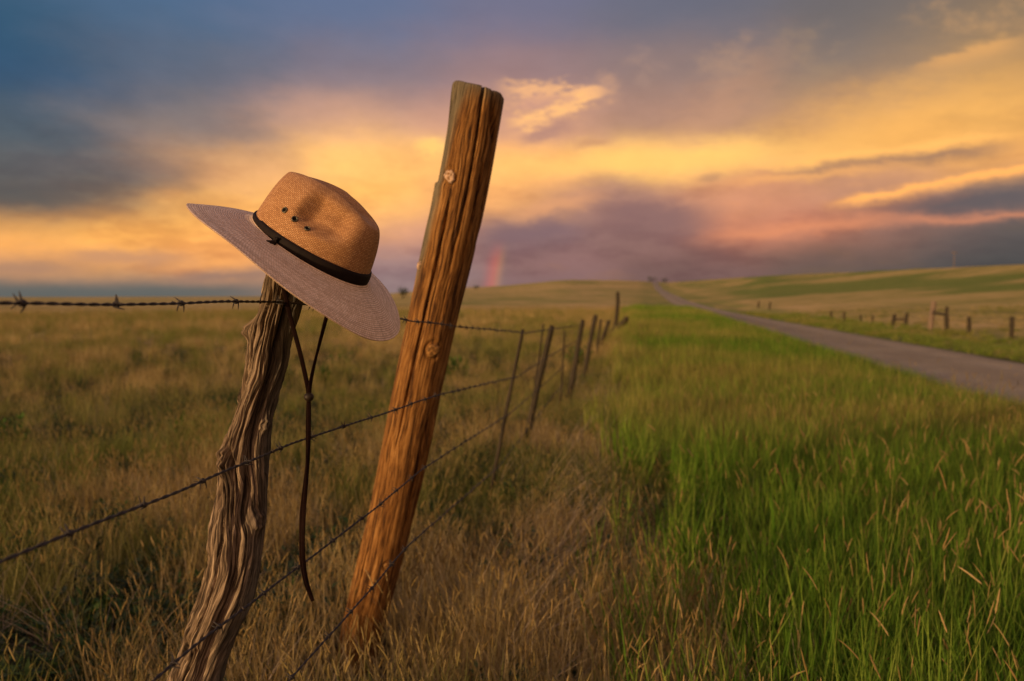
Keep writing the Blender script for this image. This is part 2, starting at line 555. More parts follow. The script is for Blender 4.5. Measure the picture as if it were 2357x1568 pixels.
def ground_mat():
    m_, N = material('prairie ground')
    tcn = N.n('ShaderNodeTexCoord').outputs['Object']
    g = attr(N, 'green')
    cv = attr(N, 'cover')
    a = N.noise(tcn, 0.35, 5, 0.65)
    b = N.noise(tcn, 3.0, 5, 0.7)
    c = N.noise(N.v('MULTIPLY', tcn, (0.018, 0.07, 0.05)), 1.0, 4, 0.6)
    dry = N.ramp(N.m('ADD', N.m('MULTIPLY', a, 0.5), N.m('MULTIPLY', c, 0.5)),
                 [(0.32, (0.15, 0.13, 0.032)), (0.45, (0.31, 0.235, 0.068)), (0.55, (0.46, 0.31, 0.11)), (0.68, (0.58, 0.37, 0.18))])
    grn = N.ramp(b, [(0.3, (0.055, 0.085, 0.012)), (0.6, (0.13, 0.18, 0.024)), (0.8, (0.24, 0.25, 0.045))])
    sw = N.mix(N.m('MULTIPLY', g, 0.85), dry, grn)
    soil = N.ramp(b, [(0.35, (0.022, 0.017, 0.011)), (0.6, (0.055, 0.04, 0.024)), (0.8, (0.10, 0.075, 0.045))])
    return finish(m_, N, N.mix(cv, soil, sw), 0.95, N.m('ADD', a, b), 0.05, 0.7, spec=0.1)


M_GROUND = ground_mat()
G = mesh_obj('ground', np.stack([gx, gy, gz], -1).reshape(-1, 3), grid_faces(*gx.shape)[:, ::-1], M_GROUND,
             attrs={'green': green, 'cover': cover})
tag(G, 'rolling prairie ground of dry and green grass rising to low hills', None, None, 'structure')

# gravel road
ns = sv_[(sv_ > -60) & (sv_ < 620)]
tr = np.linspace(ROAD[0], ROAD[1], 29)
A, B = np.meshgrid(ns, tr, indexing='ij')
edge = 0.28 * (fbm(A / 1.6 + 9, B * 0 + 3.0, 31, 3) - 0.5)
Bj = B + edge * (np.abs(B - 7) / 2.1) ** 3
rx, ry = xy(A, Bj)
crown = 0.05 * (1 - ((B - 7) / 2.1) ** 2)
rut = -0.025 * (np.exp(-((B - 6.0) / 0.28) ** 2) + np.exp(-((B - 8.0) / 0.28) ** 2))
rz = ground_z(rx, ry, False) + 0.02 + crown + rut + 0.02 * (fbm(A / 0.8 + 5, B / 0.8 + 5, 33, 3) - 0.5)
rz[:, 0] -= 0.15
rz[:, -1] -= 0.15


def road_mat():
    m_, N = material('gravel')
    tcn = N.n('ShaderNodeTexCoord').outputs['Object']
    b = N.noise(tcn, 26, 4, 0.75)
    c = N.noise(tcn, 0.6, 4, 0.6)
    vo = N.n('ShaderNodeTexVoronoi')
    N.put(vo.inputs['Vector'], tcn)
    vo.inputs['Scale'].default_value = 22
    d2 = N.noise(tcn, 5.0, 5, 0.7)
    tr_ = attr(N, 'track')
    c = N.m('ADD', N.m('MULTIPLY', c, 0.5), N.m('MULTIPLY', d2, 0.5))
    c = N.m('MULTIPLY_ADD', N.m('SUBTRACT', tr_, 0.5), 0.16, c)
    col = N.ramp(N.m('ADD', N.m('MULTIPLY', b, 0.55), N.m('MULTIPLY', c, 0.45)),
                 [(0.34, (0.15, 0.112, 0.078)), (0.5, (0.26, 0.205, 0.135)), (0.64, (0.38, 0.305, 0.21))])
    return finish(m_, N, col, 0.95, N.m('ADD', b, vo.outputs['Distance']), 0.02, 0.8, spec=0.15)


RO = mesh_obj('gravel_road', np.stack([rx, ry, rz], -1).reshape(-1, 3), grid_faces(*rx.shape)[:, ::-1], road_mat(),
              attrs={'track': np.clip(np.exp(-((B - 6.0) / 0.45) ** 2) + np.exp(-((B - 8.0) / 0.45) ** 2), 0, 1)})
tag(RO, 'narrow grey gravel road running straight over the far rise', None, None, 'structure')


# ------------------------------------------------------------------ wood
def wood_mat(name, cols, grey, greycol, scale=1.0, bump_d=0.0012):
    """weathered wood; UV.x runs round the post, UV.y along it, in metres"""
    m_, N = material(name)
    uvn = N.n('ShaderNodeUVMap').outputs[0]
    tcn = N.n('ShaderNodeTexCoord').outputs['Object']
    wob = N.noise(N.v('MULTIPLY', uvn, (9, 5, 0)), 1.0, 3, 0.5)
    ux, uy, _ = N.sep(uvn)
    uu = N.m('MULTIPLY_ADD', wob, 0.03, ux)
    g1 = N.noise(N.comb(N.m('MULTIPLY', uu, 160 * scale), N.m('MULTIPLY', uy, 5 * scale), 0), 1.0, 4, 0.62)
    g2 = N.noise(N.comb(N.m('MULTIPLY', uu, 520 * scale), N.m('MULTIPLY', uy, 22 * scale), 2), 1.0, 3, 0.6)
    big = N.noise(N.comb(N.m('MULTIPLY', ux, 16), N.m('MULTIPLY', uy, 3), 5), 1.0, 4, 0.6)
    f = N.m('ADD', N.m('MULTIPLY', g1, 0.55), N.m('MULTIPLY', g2, 0.45))
    f = N.m('MULTIPLY_ADD', N.m('SUBTRACT', f, 0.5), 1.7, 0.5)
    # dark mineral streaks running with the grain
    g3 = N.noise(N.comb(N.m('MULTIPLY', uu, 300 * scale), N.m('MULTIPLY', uy, 4.5 * scale), 11), 1.0, 3, 0.55)
    f = N.m('SUBTRACT', f, N.m('MULTIPLY', N.ss(g3, 0.56, 0.66), 0.16))
    col = N.ramp(f, cols)
    w = attr(N, 'weather')
    gf = N.ss(N.m('ADD', N.m('MULTIPLY', w, 0.9), N.m('MULTIPLY', big, 0.6)), grey, grey + 0.35)
    gcol = N.ramp(f, [(0.3, tuple(0.35 * v for v in greycol)), (0.55, greycol), (0.75, tuple(min(1, 1.7 * v) for v in greycol))])
    col = N.mix(gf, col, gcol)
    spk = N.noise(tcn, 420, 2, 0.6)
    col = N.mix(N.m('MULTIPLY', N.ss(spk, 0.55, 0.75), 0.35), col, (0.05, 0.035, 0.02))
    return finish(m_, N, col, 0.85, N.m('ADD', f, N.m('MULTIPLY', spk, 0.3)), bump_d, 0.9, spec=0.18)


M_OLD = wood_mat('old grey brown wood', [(0.32, (0.020, 0.013, 0.008)), (0.44, (0.072, 0.049, 0.031)), (0.55, (0.18, 0.127, 0.080)), (0.72, (0.40, 0.30, 0.205))],
                 0.70, (0.085, 0.075, 0.058))
M_ORANGE = wood_mat('orange weathered wood', [(0.32, (0.022, 0.009, 0.003)), (0.44, (0.115, 0.046, 0.010)), (0.55, (0.215, 0.096, 0.022)), (0.72, (0.38, 0.20, 0.065))],
                    0.84, (0.135, 0.108, 0.068), 0.8)
M_FARWOOD = wood_mat('dark weathered wood', [(0.3, (0.014, 0.011, 0.007)), (0.5, (0.040, 0.031, 0.019)), (0.75, (0.085, 0.066, 0.042))], 0.95, (0.07, 0.06, 0.045))


def simple_mat(name, col, rough=0.7, metal=0.0, spec=0.3, var=0.25, scale=60, bump_d=0.0005, trans=None):
    m_, N = material(name)
    tcn = N.n('ShaderNodeTexCoord').outputs['Object']
    a = N.noise(tcn, scale, 4, 0.65)
    c = N.ramp(a, [(0.3, tuple(v * (1 - var) for v in col)), (0.7, tuple(min(1, v * (1 + var)) for v in col))])
    return finish(m_, N, c, rough, a, bump_d, 0.5, spec, metal, trans)


M_WIRE = simple_mat('rusted wire', (0.030, 0.024, 0.022), 0.75, 0.0, 0.35, 0.5, 220)
M_STAPLE = simple_mat('rusty staple', (0.05, 0.035, 0.025), 0.7, 0.3, 0.4, 0.4, 200)


def sweep(path, rad, sides=6, closed_ends=True, flat=None, up=(0, 0, 1)):
    """tube along a path -> verts, faces"""
    p = np.asarray(path, float)
    t = np.gradient(p, axis=0)
    t /= np.linalg.norm(t, axis=1)[:, None] + 1e-12
    ref = np.asarray(up, float)
    n_ = np.cross(t, ref)
    bad = np.linalg.norm(n_, axis=1) < 1e-3
    n_[bad] = np.cross(t[bad], (1, 0, 0.1))
    n_ /= np.linalg.norm(n_, axis=1)[:, None]
    b_ = np.cross(n_, t)
    th = np.linspace(0, 2 * np.pi, sides, endpoint=False)
    rad = np.broadcast_to(np.asarray(rad, float), (len(p),))
    v = p[:, None] + rad[:, None, None] * (np.cos(th)[None, :, None] * n_[:, None] + np.sin(th)[None, :, None] * b_[:, None])
    f = [tuple(q) for q in grid_faces(len(p), sides, True)]
    v = v.reshape(-1, 3)
    if closed_ends:
        f.append(tuple(range(sides))[::-1])
        f.append(tuple(range((len(p) - 1) * sides, len(p) * sides)))
    return v, f


class Parts:
    def __init__(self):
        self.v, self.f, self.k = [], [], 0

    def add(self, v, f):
        self.v.append(np.asarray(v, float))
        self.f += [tuple(int(i) + self.k for i in q) for q in f]
        self.k += len(v)
        return self

    def verts(self):
        return np.concatenate(self.v)


def resample(pts, n):
    """smooth curve through points (Catmull-Rom)"""
    p = np.asarray(pts, float)
    q = np.vstack([2 * p[0] - p[1], p, 2 * p[-1] - p[-2]])
    u = np.linspace(0, len(p) - 1 - 1e-6, n)
    i = u.astype(int)
    t = (u - i)[:, None]
    a, b, c, d = q[i], q[i + 1], q[i + 2], q[i + 3]
    return 0.5 * (2 * b + (c - a) * t + (2 * a - 5 * b + 4 * c - d) * t ** 2 + (3 * b - 3 * c + d - a) * t ** 3)


# ------------------------------------------------------------------ gnarled post under the hat
OUT1 = np.array([  # picture y, left edge, right edge
    (486, 668, 706), (500, 664, 712), (540, 648, 712), (590, 630, 706), (625, 617, 700), (673, 604, 697), (694, 598, 695), (715, 594, 690), (733, 588, 685),
    (760, 582, 678), (799, 570, 668), (844, 564, 660), (874, 560, 650), (904, 552, 641), (949, 537, 631), (973, 530, 626), (1009, 515, 621),
    (1039, 507, 619), (1075, 504, 617), (1105, 503, 614), (1139, 499, 611), (1179, 490, 610), (1206, 484, 609), (1257, 480, 602), (1308, 478, 594),
    (1342, 468, 589), (1376, 457, 582), (1410, 440, 572), (1443, 431, 553), (1477, 423, 540), (1511, 411, 528), (1545, 396, 519), (1600, 376, 506),
    (1700, 345, 490), (1900, 300, 462), (2300, 250, 440), (2480, 235, 430)], float)


def build_post_one():
    NV, NTH = 560, 256
    yy = np.concatenate([np.linspace(486, 1640, NV - 60), np.linspace(1645, 2470, 60)])
    L = np.interp(yy, OUT1[:, 0], OUT1[:, 1])
    Rr = np.interp(yy, OUT1[:, 0], OUT1[:, 2])
    k = np.array([1, 2, 3, 2, 1]) / 9
    L = np.convolve(np.pad(L, 2, 'edge'), k, 'valid')
    Rr = np.convolve(np.pad(Rr, 2, 'edge'), k, 'valid')
    dep = np.interp(yy, [486, 700, 2400], [1.150, 1.190, 1.190])
    pl = np.array([P(a, b, d) for a, b, d in zip(L, yy, dep)])
    pr = np.array([P(a, b, d) for a, b, d in zip(Rr, yy, dep)])
    cen = (pl + pr) / 2
    hw = (pr[:, 0] - pl[:, 0]) / 2
    hd = np.convolve(np.pad(hw, 20, 'edge'), np.ones(41) / 41, 'valid') * 0.92
    th = np.linspace(0, 2 * np.pi, NTH, endpoint=False)          # 0 = right, -pi/2 = towards the camera
    z = cen[:, 2]
    T, Z = np.meshgrid(th, z)
    arc = np.cumsum(np.r_[0, np.linalg.norm(np.diff(cen, axis=0), axis=1)])
    Sg = np.broadcast_to(arc[:, None], T.shape)
    # swirl of the grain round the knots
    Tt = (T + 0.20 * np.sin(Sg * 7.0) + 0.10 * np.sin(Sg * 17 + 1) + 0.30 * (vnoise(T / (2 * np.pi) * 6, Sg * 11, 27, 6) - 0.5) + 0.16 * (vnoise(T / (2 * np.pi) * 14, Sg * 26, 28, 14) - 0.5)) % (2 * np.pi)
    def tk(n):
        return Tt / (2 * np.pi) * n
    # long drying cracks: ridged noise, narrow in angle, long in height
    def ridged(n, ls, seed, sharp):
        v = vnoise(tk(n), Sg * ls + seed * 7.3, seed, n) + 0.12 * (vnoise(tk(64), Sg * 22, 23, 64) - 0.5)
        return np.exp(-((v - 0.5) / sharp) ** 2)
    c1 = ridged(11, 3.0, 4, 0.045) * sstep(0.35, 0.6, vnoise(tk(11), Sg * 2.2 + 9, 8, 11))
    c2 = ridged(26, 5.0, 5, 0.07) * sstep(0.3, 0.6, vnoise(tk(9), Sg * 3 + 3, 12, 9))
    c3 = ridged(60, 8.0, 6, 0.12)
    chip = sstep(0.60, 0.72, vnoise(tk(18), Sg * 16, 29, 18)) * sstep(0.4, 0.6, vnoise(tk(6), Sg * 4, 30, 6))
    disp = -0.0045 * chip - 0.0130 * c1 - 0.0050 * c2 - 0.0016 * c3
    disp += 0.0060 * (vnoise(tk(7), Sg * 6, 14, 7) - 0.5) + 0.0035 * (vnoise(tk(20), Sg * 9, 15, 20) - 0.5)
    disp += 0.0026 * (vnoise(tk(90), Sg * 46, 31, 90) - 0.5) + 0.0016 * (vnoise(tk(70), Sg * 14, 16, 70) - 0.5) + 0.0010 * (vnoise(tk(40), Sg * 160, 17, 40) - 0.5)
    # one deep groove down the right front, as on the photograph
    gc = -1.05 + 0.14 * np.sin(Sg * 6 + 0.5)
    da = np.angle(np.exp(1j * (T - gc)))
    disp -= 0.024 * np.exp(-(da / (0.13 + 0.12 * vnoise(Sg * 9, T * 0 + 5, 22))) ** 2) * sstep(0.08, 0.2, Sg) * (0.45 + 0.55 * vnoise(Sg * 6, T * 0 + 3, 18))
    def knot(py, ang, rad, h, ring=0.0, sx=1.0):
        zk = np.interp(py, yy, arc)
        d1 = np.angle(np.exp(1j * (T - ang))) * np.interp(py, yy, hw)
        d2 = (Sg - zk) * sx
        d = np.hypot(d1, d2)
        w = np.exp(-(d / rad) ** 2)
        return h * w + ring * w * np.cos(d / rad * 9.5) * 0.5 - 0.35 * h * np.exp(-(d / (rad * 0.35)) ** 2)
    disp += knot(758, np.pi + 0.35, 0.014, 0.020, 0.0)
    disp += knot(735, np.pi + 0.25, 0.007, 0.006)
    disp += np.clip(knot(752, np.pi + 0.35, 0.019, 0.010), 0, 1) * 1.6 * (vnoise(tk(52), Sg * 55, 25, 52) - 0.5)
    disp += np.clip(knot(1046, np.pi + 0.95, 0.022, 0.010), 0, 1) * 0.5 * (vnoise(tk(60), Sg * 70, 26, 60) - 0.5)
    disp += knot(1046, np.pi + 0.95, 0.020, 0.007, 0.0055)
    disp += knot(973, -0.62, 0.012, 0.010, 0.004)
    disp += knot(1195, -0.40, 0.017, 0.011, 0.003)
    disp += knot(1180, np.pi + 0.8, 0.007, -0.003)
    disp += knot(1500, np.pi + 1.0, 0.005, -0.006)
    ct, sn = np.cos(T), np.sin(T)
    X = cen[:, 0][:, None] + (hw[:, None] + disp) * ct
    Y = cen[:, 1][:, None] + (hd[:, None] + disp) * sn
    Zz = Z + 0.002 * (vnoise(tk(20), Sg * 40, 19, 20) - 0.5)
    # splintered top
    top = np.exp(-np.arange(NV) / 6.0)[:, None]
    Zz += top * 0.012 * (vnoise(tk(16), Sg * 0 + 3, 21, 16) - 0.5)
    v = np.stack([X, Y, Zz], -1).reshape(-1, 3)
    f = [tuple(q) for q in grid_faces(NV, NTH, True)]
    topc = len(v)
    v = np.vstack([v, cen[0] + (0, 0, 0.004)])
    f += [(topc, (i + 1) % NTH, i) for i in range(NTH)]
    uv = np.stack([(Tt - np.pi) * 0.042, Sg], -1).reshape(-1, 2)
    uv = np.vstack([uv, [(0, 0)]])
    wth = (0.35 + 0.35 * np.cos(T - 0.1) + 0.5 * np.exp(-Sg / 0.22) * 0.6).ravel()
    wth = np.append(wth, 0.8)
    root = empty('fence_post', cen[-1], 'gnarled grey brown old fence post wearing the straw hat', 'fence post', None)
    o = mesh_obj('timber', v, f, M_OLD, root, uv=uv, attrs={'weather': wth})
    return root, cen, yy, hw, hd


post1, cen1, yy1, hw1, hd1 = build_post_one()

# ------------------------------------------------------------------ tall orange leaning post
OUT2 = np.array([(190, 1040, 1163), (223, 1033, 1161), (295, 1022, 1146), (370, 1010, 1127), (425, 1002, 1115), (433, 995, 1114), (470, 989, 1107), (539, 971, 1094),
                 (573, 963, 1087), (660, 945, 1068), (792, 920, 1038), (918, 897, 1007), (1040, 883, 973), (1084, 862, 968), (1207, 840, 944),
                 (1331, 821, 923), (1454, 806, 904), (1568, 790, 884), (1750, 765, 852)], float)


def build_post_two():
    NV, NTH = 500, 256
    top, bot = np.array([P(1101, 205, 2.10)]), np.array([P(790, 1700, 2.36)])
    a, b = top[0], bot[0]
    axis_d = (b - a)
    Lg = np.linalg.norm(axis_d)
    axis_d = axis_d / Lg
    side = np.cross(axis_d, (0, 1, 0))
    side /= np.linalg.norm(side)
    if side[0] < 0:
        side = -side
    fw = np.cross(side, axis_d)
    if fw[1] < 0:
        fw = -fw
    Ltot = Lg + 0.25
    sg = np.linspace(0, Ltot, NV)
    th = np.linspace(0, 2 * np.pi, NTH, endpoint=False)
    T, Sg = np.meshgrid(th, sg)
    rad = np.interp(sg, [0, 0.4, 1.0, 1.6, 2.4], [0.0825, 0.0805, 0.0800, 0.0755, 0.072])
    cx_ = 0.010 * np.sin(sg * 2.2) + 0.004 * np.sin(sg * 6)
    Tt = (T + 0.10 * np.sin(Sg * 2.4) + 0.05 * np.sin(Sg * 6 + 1)) % (2 * np.pi)
    def tk(n):
        return Tt / (2 * np.pi) * n
    def ridged(n, ls, seed, sharp):
        v = vnoise(tk(n), Sg * ls + seed * 5.1, seed, n)
        return np.exp(-((v - 0.5) / sharp) ** 2)
    c1 = ridged(12, 1.3, 34, 0.035) * sstep(0.40, 0.62, vnoise(tk(12), Sg * 1.4 + 9, 38, 12))
    c2 = ridged(30, 2.2, 35, 0.06) * sstep(0.35, 0.6, vnoise(tk(9), Sg * 2 + 3, 42, 9))
    c3 = ridged(70, 3.0, 36, 0.12)
    disp = -0.016 * c1 - 0.0034 * c2 - 0.0010 * c3
    disp += 0.007 * (vnoise(tk(6), Sg * 2.5, 44, 6) - 0.5) + 0.0030 * (vnoise(tk(26), Sg * 3, 45, 26) - 0.5) + 0.0012 * (vnoise(tk(90), Sg * 6, 46, 90) - 0.5)
    for ang, w in ((-1.28, 0.035), (-0.88, 0.030)):                          # two long checks from the top
        g = ang + 0.06 * np.sin(Sg * 5)
        da = np.angle(np.exp(1j * (T - g)))
        disp -= 0.034 * np.exp(-(da / w) ** 2) * (1 - sstep(0.30, 0.62, Sg)) * (0.5 + 0.5 * vnoise(Sg * 7, T * 0 + ang, 24))
    g = -1.85 + 0.05 * np.sin(Sg * 4)
    da = np.angle(np.exp(1j * (T - g)))
    disp -= 0.030 * np.exp(-(da / 0.035) ** 2) * sstep(0.30, 0.45, Sg) * (1 - sstep(0.9, 1.2, Sg))
    # chipped slab missing on the left above a step
    da = np.angle(np.exp(1j * (T - np.pi)))
    disp -= 0.008 * np.exp(-(da / 0.75) ** 4) * (1 - sstep(0.292, 0.300, Sg)) * sstep(0.0, 0.15, Sg)
    knots = []
    def knot(s_, ang, r_, h):
        nonlocal disp
        d1 = np.angle(np.exp(1j * (T - ang))) * 0.08
        d = np.hypot(d1, (Sg - s_) * 0.8)
        disp = disp + h * np.exp(-(d / (r_ * 1.9)) ** 2) - 0.006 * np.exp(-((d - r_ * 1.05) / (r_ * 0.22)) ** 2)
        knots.append((s_, ang, r_, h))
    pxs = lambda px, py: None
    def s_of(py):
        return (py - 205) / (1700 - 205) * Lg * 1.0
    knot(0.272, -1.95, 0.0195, 0.004)
    knot(0.555, -2.65, 0.011, 0.003)
    knot(0.800, -1.20, 0.0215, 0.005)
    knot(1.545, -1.10, 0.012, 0.004)
    r_ = rad[:, None] + disp
    bev = 0.006 * np.exp(-Sg / 0.004)
    r_ = r_ - bev
    org = a[None, :] + axis_d[None] * sg[:, None] + side[None] * cx_[:, None]
    V = org[:, None] + r_[..., None] * (np.cos(T)[..., None] * side + np.sin(T)[..., None] * fw)
    # sloping saw cut
    cut = np.exp(-Sg / 0.05)
    V = V + (cut * (-0.004 * np.cos(T) + 0.006 * (vnoise(tk(14), Sg * 0 + 2, 47, 14) - 0.5)))[..., None] * (-axis_d)
    v = V.reshape(-1, 3)
    f = [tuple(q) for q in grid_faces(NV, NTH, True)]
    ring = v[:NTH]
    c0 = ring.mean(0)
    k = len(v)
    inner = [c0 + (ring - c0) * q - axis_d * 0.002 * (1 - q) for q in (0.66, 0.33)]
    v = np.vstack([v] + inner + [c0[None]])
    idx = [np.arange(NTH), k + np.arange(NTH), k + NTH + np.arange(NTH)]
    for q in range(2):
        f += [(idx[q][(i + 1) % NTH], idx[q][i], idx[q + 1][i], idx[q + 1][(i + 1) % NTH]) for i in range(NTH)]
    f += [(idx[2][(i + 1) % NTH], idx[2][i], k + 2 * NTH) for i in range(NTH)]
    f = [tuple(q[::-1]) for q in f]
    uv = np.stack([(Tt - np.pi) * 0.08, Sg], -1).reshape(-1, 2)
    uv = np.vstack([uv, np.zeros((2 * NTH + 1, 2))])
    wth = 0.24 + 0.80 * np.exp(-((np.angle(np.exp(1j * (T - 3.62)))) / 0.62) ** 2) * (1 - 0.75 * sstep(0.35, 0.9, Sg)) \
        + 0.65 * np.exp(-Sg / 0.10) + 0.2 * np.exp(-((np.angle(np.exp(1j * (T + 0.1)))) / 0.3) ** 2)
    wth = np.append(wth.ravel(), np.full(2 * NTH + 1, 0.95))
    root = empty('fence_post', V[-1].mean(0), 'tall thick orange brown post leaning right behind the hat', 'fence post', None)
    mesh_obj('timber', v, f, M_ORANGE, root, uv=uv, attrs={'weather': wth})
    # knot ends: pale cut branch stubs set into the timber
    for (s_, ang, r_k, h) in knots:
        o3 = a + axis_d * s_ + side * np.interp(s_, sg, cx_)
        nrm = math.cos(ang) * side + math.sin(ang) * fw
        tan = np.cross(axis_d, nrm)
        base = o3 + nrm * (np.interp(s_, sg, rad) + h + 0.0035)
        kv, kf = [], []
        for q, (fr, hh) in enumerate([(1.0, -0.007), (0.93, -0.0018), (0.72, 0.0006), (0.45, -0.0012), (0.18, 0.0004)]):
            for i in range(20):
                t = i / 20 * 2 * math.pi
                jj = 1 + 0.13 * math.sin(2 * t + s_ * 9) + 0.09 * math.sin(3 * t + s_ * 5) + 0.07 * math.sin(7 * t + q)
                kv.append(base + r_k * fr * jj * (0.85 * math.cos(t) * tan + 1.05 * math.sin(t) * axis_d) + nrm * (hh + 0.0016 * math.sin(5 * t + q * 1.7) * math.sin(2 * t + s_)))
        kf = [tuple(q) for q in grid_faces(5, 20, True)] + [tuple(range(80, 100))]
        mesh_obj('knot', kv, kf, M_KNOT if s_ < 0.7 else M_KNOT2, root, uv=[(p_[0] * 0.2, p_[2] * 0.2) for p_ in kv], attrs={'weather': [0.0] * len(kv)})
    return root, a, axis_d, side, fw, rad, sg, cx_


M_KNOT = simple_mat('pale knot wood', (0.42, 0.28, 0.19), 0.85, 0, 0.15, 0.85, 110, 0.004)
M_KNOT2 = simple_mat('amber knot wood', (0.24, 0.12, 0.035), 0.8, 0, 0.2, 0.85, 110, 0.004)
post2, p2a, p2d, p2s, p2f, p2r, p2sg, p2c = build_post_two()


# ------------------------------------------------------------------ the fence line beyond and along the road
def simple_post(name, base, top, r0, r1, label, group, seed=0, mat=None, cat='fence post', sides=14, rows=26):
    base, top = np.asarray(base, float), np.asarray(top, float)
    ax = top - base
    L = np.linalg.norm(ax)
    ax = ax / L
    sd = np.cross(ax, (0, 1, 0))
    sd /= np.linalg.norm(sd)
    f_ = np.cross(sd, ax)
    s = np.linspace(-0.25, L, rows)
    th = np.linspace(0, 2 * np.pi, sides, endpoint=False)
    T, Sg = np.meshgrid(th, s)
    r = np.interp(s, [0, L], [r0, r1])[:, None] * (1 + 0.35 * (vnoise(T / (2 * np.pi) * 7, Sg * 3 + seed * 3.1, 50 + seed % 8, 7) - 0.5))
    bend = 0.35 * r0 * np.sin(s * 3 + seed)
    org = base + ax * s[:, None] + sd * bend[:, None]
    V = org[:, None] + r[..., None] * (np.cos(T)[..., None] * sd + np.sin(T)[..., None] * f_)
    V[-1] = V[-1].mean(0) + (V[-1] - V[-1].mean(0)) * 0.82
    v = V.reshape(-1, 3)
    f = [tuple(q) for q in grid_faces(rows, sides, True)] + [tuple(range((rows - 1) * sides, rows * sides))]
    o = mesh_obj(name, v - base, f, mat or M_FARWOOD, uv=np.stack([T * r0, Sg], -1).reshape(-1, 2), attrs={'weather': (0.3 + 0 * T).ravel()})
    o.location = tuple(base)
    return tag(o, label, cat, group)


def gz1(x, y):
    return float(ground_z(np.array([x]), np.array([y]))[0])


FAR = [  # top px, top py, low px, low py, depth, radius, label
    (1204, 758, 1153, 1017, 4.0, 0.010, 'slim weathered stick post, first beyond the tall orange post'),
    (1269, 749, 1219, 986, 5.5, 0.024, 'thick dark post standing mid fence beyond the orange post'),
    (1250, 746, 1229, 854, 6.6, 0.009, 'thin grey stick just behind the left of the thick dark post'),
    (1299, 761, 1292, 815, 8.2, 0.011, 'short faint stick just right of the thick dark post'),
    (1344, 737, 1309, 905, 9.8, 0.034, 'leaning dark post next after the thick dark post'),
    (1373, 725, 1352, 824, 13.0, 0.040, 'leaning dark post before the last pair on the left fence'),
    (1384, 735, 1376, 790, 16.5, 0.030, 'thin post wedged between the two last leaning posts'),
    (1401, 737, 1387, 787, 20.0, 0.055, 'short brown post next to the tall fence end post'),
    (1423, 672, 1415, 760, 26.0, 0.075, 'tall brown post ending the left fence on the rise')]
far_posts = []
for i, (tx, ty, lx, ly, Y, r, lab) in enumerate(FAR):
    top = P(tx, ty, Y)
    low = P(lx, ly, Y)
    g = gz1(low[0], Y)
    d = low - top
    k = (g - top[2]) / d[2]
    base = top + d * min(k, 1.6)
    base[2] = g
    o = simple_post('fence_post', base, top, r * 1.1, r, lab, 'posts of the near fence', i)
    far_posts.append((base, top))
# dark leaning brace against the end post
b0, b1 = P(1409, 768, 25.6), P(1442, 731, 25.0)
simple_post('fence_brace', b0, b1, 0.15, 0.10, 'dark slanting brace log leaning at the fence end post', None, 3, cat='brace')

RIGHT = [  # px, top py, low py, depth, radius, label
    (2330, 729, 779, 26.6, 0.105, 'dark post nearest the right picture edge across the road'),
    (2231, 729, 778, 30.2, 0.100, 'dark post second from the right edge across the road'),
    (2180, 706, 773, 32.4, 0.115, 'tall dark gate post braced to the pale post across the road'),
    (2147, 693, 763, 34.0, 0.150, 'tall pale topped post across the road, largest there'),
    (2087, 721, 760, 37.5, 0.125, 'right post of the dark braced pair across the road'),
    (2058, 723, 760, 39.3, 0.140, 'left post of the dark braced pair across the road'),
    (2008, 727, 752, 43.0, 0.070, 'faint post just left of the dark braced pair'),
    (1980, 725, 750, 45.5, 0.080, 'faint post second left of the dark braced pair'),
    (1944, 718, 746, 49.0, 0.110, 'brown post third left of the dark braced pair'),
    (1914, 716, 737, 52.4, 0.110, 'small post fourth left of the dark braced pair'),
    (1773, 695, 707, 78.0, 0.140, 'tiny distant post beside the turquoise patch by the road'),
    (1746, 694, 707, 86.0, 0.140, 'farthest tiny post seen over the road verge')]
M_PALE = simple_mat('pale bleached wood', (0.17, 0.12, 0.085), 0.85, 0, 0.2, 0.4, 40, 0.003)
rposts = []
for i, (px, ty, ly, Y, r, lab) in enumerate(RIGHT):
    top = P(px, ty, Y)
    base = np.array([top[0] + 0.02 * ((i * 37) % 5 - 2), Y, gz1(top[0], Y)])
    o = simple_post('roadside_post', base, top, r * 0.82, r * 0.74, lab, 'posts of the fence across the road', 10 + i, M_PALE if i == 3 else M_FARWOOD)
    rposts.append((base, top))


def rail(a, b, fr0, fr1, label):
    p = rposts[a][0] + (rposts[a][1] - rposts[a][0]) * fr0
    q = rposts[b][0] + (rposts[b][1] - rposts[b][0]) * fr1
    v, f = sweep(resample([p, (p + q) / 2, q], 8), 0.06, 10)
    o = mesh_obj('brace_rail', v - p, f, M_FARWOOD, uv=[(x[0], x[2]) for x in v], attrs={'weather': [0.3] * len(v)})
    o.location = tuple(p)
    tag(o, label, 'brace rail', 'brace rails across the road')


rail(2, 3, 0.66, 0.62, 'brace rail joining the tall gate post and the pale post')
rail(4, 5, 0.55, 0.55, 'brace rail joining the dark pair of posts across the road')
# plain wires of the fence across the road
for k, (fr, word) in enumerate([(0.92, 'upper'), (0.6, 'middle'), (0.3, 'lower')]):
    path = []
    for b_, t_ in rposts[:10]:
        path.append(b_ + (t_ - b_) * 0 + np.array([-0.1, 0, 0.35 + 0.75 * fr]))
    path = np.array(path)
    ext = path[0] + (path[0] - path[1]) * 2.2
    ext[2] = path[0][2]
    v, f = sweep(np.vstack([ext, path]), 0.006, 5)
    o = mesh_obj('fence_wire', v, f, M_WIRE)
    tag(o, f'{word} wire strung along the posts across the road', 'fence wire', 'wires across the road')

# ------------------------------------------------------------------ barbed wire
def on_line(px, py, off):
    """where the sight line meets the fence plane at a sideways offset from the heading 9.1 degrees"""
    d = px_ray(px, py)
    c, s = math.cos(R(9.1)), math.sin(R(9.1))
    t = off / (d[0] * c - d[1] * s)
    return np.array([0, 0, EYE]) + d * t


